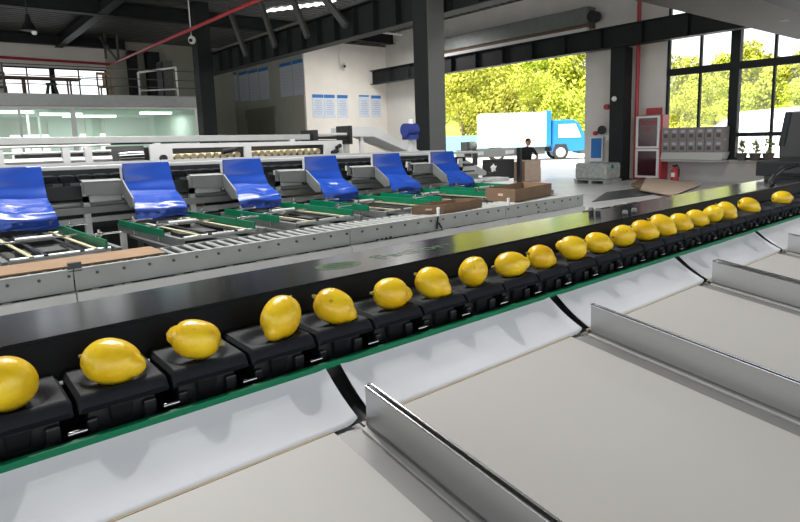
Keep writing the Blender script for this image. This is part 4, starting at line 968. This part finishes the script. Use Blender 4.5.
# carriers
def cup_proto():
    t = thing('fruit_carrier', 'x', 'carrier', (0, 0, 0), 'black fruit carriers of the nearest conveyor', local=True)
    hx, y0, y1 = .0585, -.058, .062
    def top(u, v):
        x = (u*2-1); s = v*2-1
        X = x*hx; Y = y0+(y1-y0)*v
        r = math.sqrt((x/.86)**2+((s-.05)/.80)**2); k = 1/(1+math.exp((r-.80)*15))
        Z = .040-.0145*k
        e = max(0, (-s-.72)/.28); Z -= .016*e**1.8; Y += .003*e
        e2 = max(0, (abs(x)-.90)/.10); Z -= .006*e2**2
        if s > .8: Z += .002*(s-.8)/.2
        return (X, Y, Z)
    mb = MB(); N = 22; mb.grid(top, N, N)
    W = N+1; rim = [i for i in range(W)]+[j*W+N for j in range(1, N+1)]+[N*W+i for i in range(N-1, -1, -1)]+[j*W for j in range(N-1, 0, -1)]
    k = len(mb.v); low = []
    for i in rim:
        p = mb.v[i]; low.append(Vector((p.x*.97, p.y+(.010 if p.y < -.04 else 0), .0125)))
    mb.v += low; n = len(rim)
    mb.f += [(rim[(i+1) % n], rim[i], k+i, k+(i+1) % n) for i in range(n)]+[[k+i for i in range(n)]]
    mb.build('cup_shell', 'cup', t, local=True, smooth=True)
    MB().prism([(-.020, -.043, .013), (.012, -.043, .013), (.009, -.036, -.016), (-.016, -.036, -.016)], (0, .02, 0)).build('front_bracket', 'black', t, local=True, bevel=.002)
    MB().box(-.045, .045, -.030, .04, -.030, .0125).box(.026, .044, -.040, -.03, -.020, .004).box(-.048, -.034, -.040, -.03, -.020, .0).build('base_block', 'black', t, local=True, bevel=.003)
    MB().box(-.056, .056, -.050, -.044, -.034, -.022).cyl((-.03, -.054, -.022), (-.03, -.040, -.022), .008).cyl((.03, -.054, -.022), (.03, -.040, -.022), .008).build('chain_link', 'black', t, local=True, bevel=.002)
    MB().cyl((-.073, -.056, -.018), (-.050, -.056, -.018), .0038, n=12).cyl((-.073, -.046, -.010), (-.050, -.046, -.010), .0034, n=12).build('chain_roller', 'chrome', t, local=True, smooth=True)
    return t
cp = cup_proto()
CUPZ = -.333-.036
names = {}
lemX = [0.050, 0.178, 0.302, 0.452, 0.561, 0.697, 0.809, 0.935, 1.066, 1.183, 1.321, 1.441, 1.573, 1.695, 1.808, 1.931, 2.056, 2.184, 2.296, 2.513, 2.877]
on_ = ['first', 'second', 'third', 'fourth', 'fifth', 'sixth', 'seventh', 'eighth', 'ninth', 'tenth', 'eleventh', 'twelfth', 'thirteenth', 'fourteenth', 'fifteenth', 'sixteenth', 'seventeenth', 'eighteenth', 'nineteenth', 'twentieth', 'twenty-first']
ne = 0; cups = []
for k in range(-2, 27):
    xc = XC0+PC*(k+.5)
    if xc > XE-.08: break
    hold = [i for i, x in enumerate(lemX) if abs(x-xc) <= PC/2]
    if hold: lab = 'black cupped fruit carrier under the %s lemon from the left' % on_[hold[0]]
    elif xc < 0: lab = 'black fruit carrier at the left edge before the first lemon'
    elif xc < 2.5: lab = 'empty black fruit carrier between the nineteenth and twentieth lemons'
    elif xc < 2.85: lab = 'empty black fruit carrier between the last two lemons'
    else: lab = 'empty black fruit carrier beyond the last lemon at the right edge'
    o = cp if not cups else dup(cp, label=lab)
    o['label'] = lab; o.location = (xc, .892, CUPZ+Z0); cups.append(o)
# lemons
def lemon_proto(seed, Lh=.044, R=.0335):
    rn = random.Random(seed)
    t = thing('lemon', 'x', 'lemon', (0, 0, 0), 'lemons on the front conveyor', local=True)
    prof = []
    n = 34
    for i in range(n+1):
        s = -1+2*i/n
        r = R*math.sqrt(max(0, 1-abs(s)**2.25)); x = s*Lh*.93
        if s > .80: x += (s-.80)/.20*.0085; r = max(r, 0)*.82+ .0012
        if s < -.93: x += .003*(abs(s)-.93)/.07
        prof.append((max(r, .0004), x))
    mb = MB().lathe(prof, (0, 0, 0), 'x', 36)
    ph = [rn.uniform(0, 6) for _ in range(6)]
    for p in mb.v:
        an = math.atan2(p.z, p.y); rr = math.hypot(p.y, p.z)
        if rr > .004:
            f = 1+.018*math.sin(2*an+ph[0]+p.x*30)+.012*math.sin(3*an+ph[1]-p.x*50)+.01*math.sin(p.x*90+ph[2]); p.y *= f; p.z *= f
    mb.build('peel', 'lemon', t, local=True, smooth=True)
    MB().lathe([(.0020, -.0475+.0438-Lh), (.0042, -.0022-Lh+.0035), (.0046, .003-Lh+.0035)], (0, 0, 0), 'x', 10).build('stem_scar', 'scar', t, local=True, smooth=True)
    return t
LP = [lemon_proto(1), lemon_proto(2, .042, .034), lemon_proto(3, .0455, .033)]
# (proto, yaw deg of the pointed end, pitch deg of the pointed end, size, what sets it apart)
A = -39
LD = [(1, 60, -35, 1.08, 'cut by the left picture edge with its stem scar showing'),
      (2, A-4, -10, 1.04, 'lying lengthwise with its tip pointing right'),
      (0, A+183, 14, .98, 'with its pointed tip raised to the upper left'),
      (1, -150, -38, 1.05, 'standing nearly round and tilted tall'),
      (0, -45, -28, 1.0, 'tilted with its tip pointing down to the right'),
      (1, A+10, -6, .97, 'lying almost level'),
      (1, -60, -25, 1.0, 'large and round with its tip low on the right'),
      (1, -100, 50, .98, 'with a dark speck near its upper left'),
      (2, A, 6, .98, 'broad and lying level'),
      (1, -30, -20, .95, 'round and slightly tilted'),
      (1, A+170, 12, 1.0, 'round beside the first pair of screws'),
      (0, A, -12, .95, 'egg-shaped below the cover screws'),
      (1, -20, 0, .98, 'greenish and touching the long lemon to its right'),
      (2, A-6, -18, 1.0, 'long and leaning down to the right'),
      (0, -50, -28, 1.08, 'big and leaning over to the right'),
      (1, -60, -15, .97, 'with a dark speck on its side'),
      (2, A, -20, .96, 'long and dipping to the right'),
      (1, -110, 30, .96, 'small with its blossom end facing the camera'),
      (1, -80, -35, 1.0, 'last of the closely packed row'),
      (2, A-4, -22, 1.0, 'standing apart after one empty carrier'),
      (2, A, 0, 1.0, 'last and farthest away at the right')]
first = [True]*3
for i, x in enumerate(lemX):
    k, yaw, pit, sc, d = LD[i]
    o = LP[k] if first[k] else dup(LP[k]); first[k] = False
    o['label'] = '%s lemon from the left, %s' % (on_[i], d)
    R_ = Matrix.Rotation(math.radians(yaw), 4, 'Z') @ Matrix.Rotation(-math.radians(pit), 4, 'Y')
    o.rotation_euler = R_.to_euler(); sc *= .965; o.scale = (sc,)*3
    ax = R_ @ Vector((1, 0, 0)); Lh, Rr = ((.044, .0335), (.042, .034), (.0455, .033))[k]
    hz = math.sqrt((Lh*ax.z)**2+(Rr**2)*(1-ax.z**2))*sc
    nearest = min(cups, key=lambda c: abs(c.location.x-x)); off = abs(nearest.location.x-x)
    rise = .0 if off < .02 else (off-.02)*.25
    o.location = (x, .894, -.333-.0100+hz+rise+(.004 if i == 2 else 0)+Z0)
# ---------------------------------------------------------------- outlets: chutes, trays, dividers
XG0, PG = .503, .6175
TH = math.radians(7.8)
def tz(y, off=0.): return -.443-(.72-y)*math.tan(TH)+off      # tray plane
YE = -.42
onm = ['leftmost', 'second', 'third', 'fourth', 'fifth', 'sixth']
for k in range(-2, 5):
    x0 = XG0+PG*k; x1 = x0+PG
    n = k+2
    pos = ('outlet beyond the left picture edge', 'outlet at the bottom left', 'wide outlet in the bottom centre', 'outlet at the right between the second and third dividers', 'outlet between the third and fourth dividers', 'farthest outlet in view at the right edge', 'outlet beyond the right picture edge')[n]
    # chute: thin sheet, gently hollow, its right end curled up a little
    def cf(u, v, x0=x0, x1=x1):
        x = x0+.012+(x1-x0-.030)*u; y = .8085-.0885*v; z = -.3840-.059*v-.0045*math.sin(v*math.pi)
        e = max(0, (u-.965)/.035); z += .006*e*e*(.3+v); e = max(0, (.03-u)/.03); z += .002*e
        return (x, y, z)
    t = thing('outlet_chute', 'glossy white plastic chute at the %s' % pos, 'chute', ((x0+x1)/2, .76, -.5), 'white outlet chutes')
    MB().grid(cf, 60, 12, (0, -.0012, -.0026)).build('sheet', 'chute', t, smooth=True)
    MB().box(x0+.08, x0+.11, .745, .80, -.50, -.452).box(x1-.14, x1-.11, .745, .80, -.50, -.452).build('bracket', 'steel_mid', t)
    # tray with mat
    t = thing('collection_tray', 'flat off-white collection tray of the %s' % pos, 'tray', ((x0+x1)/2, .2, -.6), 'collection trays')
    ya, yb = .722, YE
    MB().prism([(x0-.01, ya, tz(ya, -.006)), (x0-.01, yb, tz(yb, -.006)), (x0-.01, yb, tz(yb, -.012)), (x0-.01, ya, tz(ya, -.012))], (PG-.004, 0, 0)).build('base_sheet', 'flange', t)
    ym = .7155
    MB().prism([(x0+.008, ym, tz(ym, .0)), (x0+.008, yb, tz(yb, .0)), (x0+.008, yb, tz(yb, -.0058)), (x0+.008, ym, tz(ym, -.0058))], (PG-.072, 0, 0)).build('tray_mat', 'tray', t, bevel=.0008)
    MB().prism([(x0-.002, .7195, tz(.7195, .0005)), (x0-.002, ym+.0004, tz(ym, .0005)), (x0-.002, ym+.0004, tz(ym, -.0058)), (x0-.002, .7195, tz(.7195, -.0058))], (PG-.062, 0, 0)).build('edge_strip', 'tan', t)
    # underside trough side rail
    MB().prism([(x0+.02, .70, tz(.70, -.0121)), (x0+.02, YE, tz(YE, -.0121)), (x0+.02, YE, tz(YE, -.05)), (x0+.02, .70, tz(.70, -.05))], (.03, 0, 0)).build('under_rail', 'steel_mid', t)
    # divider at the right side of the gap x0
    t = thing('tray_divider', '%s folded metal divider between collection trays' % ('divider beyond the left edge, a' if k < -1 else ('left picture edge' if k == -1 else ('first and nearest', 'second', 'third', 'fourth', 'fifth')[k])), 'divider', (x0, .2, -.6), 'metal tray dividers')
    if k == -2: t['label'] = 'folded metal tray divider outside the left picture edge'
    elif k == -1: t['label'] = 'folded metal tray divider just outside the left picture edge'
    else: t['label'] = '%s bright folded metal divider from the left between the white trays' % ('first', 'second', 'third', 'fourth', 'fifth')[k]
    ys, H = .700, .0665
    def dv(xa, xb, za, zb_, y0=ys, y1=YE+.01):
        return MB().prism([(xa, y0, tz(y0, za)), (xa, y1, tz(y1, za)), (xa, y1, tz(y1, zb_)), (xa, y0, tz(y0, zb_))], (xb-xa, 0, 0))
    gap = .011 if k != 2 else .036
    dv(x0-.014, x0-.0125, -.004, H).build('near_sheet', 'sheet', t, bevel=.0004)
    dv(x0-.014+gap, x0-.0125+gap, -.0058, H).build('far_sheet', 'sheet', t, bevel=.0004)
    dv(x0-.014, x0-.014+gap, .004, .006).build('web', 'flange', t)
    hm = MB().cyl((x0-.0132, ys, tz(ys, H)), (x0-.0132, YE+.01, tz(YE+.01, H)), .0016, n=8); hm.cyl((x0-.0132+gap, ys, tz(ys, H)), (x0-.0132+gap, YE+.01, tz(YE+.01, H)), .0016, n=8)
    hm.bar((x0-.0132, ys, tz(ys, H)), (x0-.0132+gap, ys, tz(ys, H)), .004, .003)
    hm.build('folded_edge', 'chrome', t, smooth=True)
    dv(x0-.062, x0-.014, -.0058, -.0035).build('base_flange', 'flange', t)
    dv(x0-.024, x0-.0142, -.0035, .0008).build('foot_strip', 'tray', t, bevel=.0008)
    # black rubber deflector in the gap
    def rf(u, v, x0=x0): 
        return (x0-.022+.036*u, .812-.092*v, -.402-.041*v-.010*math.sin(v*math.pi*.8)-.004*math.sin(u*math.pi))
    tag(MB().grid(rf, 6, 14, (0, -.002, -.006)).build('rubber_strip', 'rubber', smooth=True), 'curved black rubber strip in the gap at the %s' % ('%s divider from the left' % ('first', 'second', 'third', 'fourth', 'fifth')[k] if k >= 0 else 'divider %s the left picture edge' % ('just outside' if k == -1 else 'well outside')), 'rubber strip', 'rubber strips between the chutes')
# support frame for the trays
sf = thing('tray_support', 'steel support under the white collection trays', 'support', (1, .3, FL))
for y, o_ in ((.65, -.055), (-.3, -.055)):
    MB().box(-.75, 3.6, y-.02, y+.02, tz(y, o_)-.04, tz(y, o_)).build('cross_bar', 'steel_mid', sf)
for x in (-.6, 1.3, 3.3):
    for y in (.65, -.3): box(x-.02, x+.02, y-.02, y+.02, FL, tz(y, -.095)).build('leg', 'steel_mid', sf)
# dark hood and electrics at the far end of the conveyor
hd = thing('dark_camera_hood', 'large black camera hood over the far end of the conveyor at the right edge', 'hood', (4.6, 1.3, FL))
pa, pb_, pc_, pd_ = at(778.5, 158, 0, 4.4), at(779, 146, 0, 4.4), at(786.5, 111.5, 0, 4.4), at(800, 108, 0, 4.4)
MB().prism([(4.4, pa.y, pa.z), (4.4, pb_.y, pb_.z), (4.4, pc_.y, pc_.z), (4.4, .95, pc_.z), (4.4, .95, pa.z)], (.9, 0, 0)).build('housing', 'black', hd, bevel=.01)
MB().prism([(4.397, pb_.y+.004, pb_.z+.0), (4.397, pc_.y+.004, pc_.z), (4.397, pc_.y-.03, pc_.z-.01), (4.397, pb_.y-.03, pb_.z)], (-.004, 0, 0)).build('edge_panel', 'steel_dark', hd)
for x in (4.5, 5.2):
    for y in (1.0, 1.35): box(x-.03, x+.03, y-.03, y+.03, FL, pa.z+.02).build('leg', 'steel_mid', hd)
el = thing('electrical_box', 'low grey electrical box with a black cable at the end of the black cover', 'electrical box', (4.0, 1.3, FL))
box(3.78, 4.3, .96, 1.32, -.285, -.2).build('housing', 'steel_dark', el, bevel=.006); box(3.776, 3.78, 1.05, 1.2, -.265, -.225).build('socket', 'black', el)
box(3.8, 4.28, 1.0, 1.28, FL, -.286).build('pedestal', 'black', el)
ca_ = [at(770, 184, 2, -.27), at(774, 176, 0, 3.5), at(783, 169, 0, 3.55), at(797, 165, 0, 3.6), at(815, 165, 0, 3.7)]
ca_[0].z = -.262; 
tag(MB().tube([ca_[0]+Vector((.0, 0, 0))]+ca_[1:], .011, 8).build('black_cable', 'rubber', smooth=True), 'thick black cable arching over the end of the cover', 'cable')
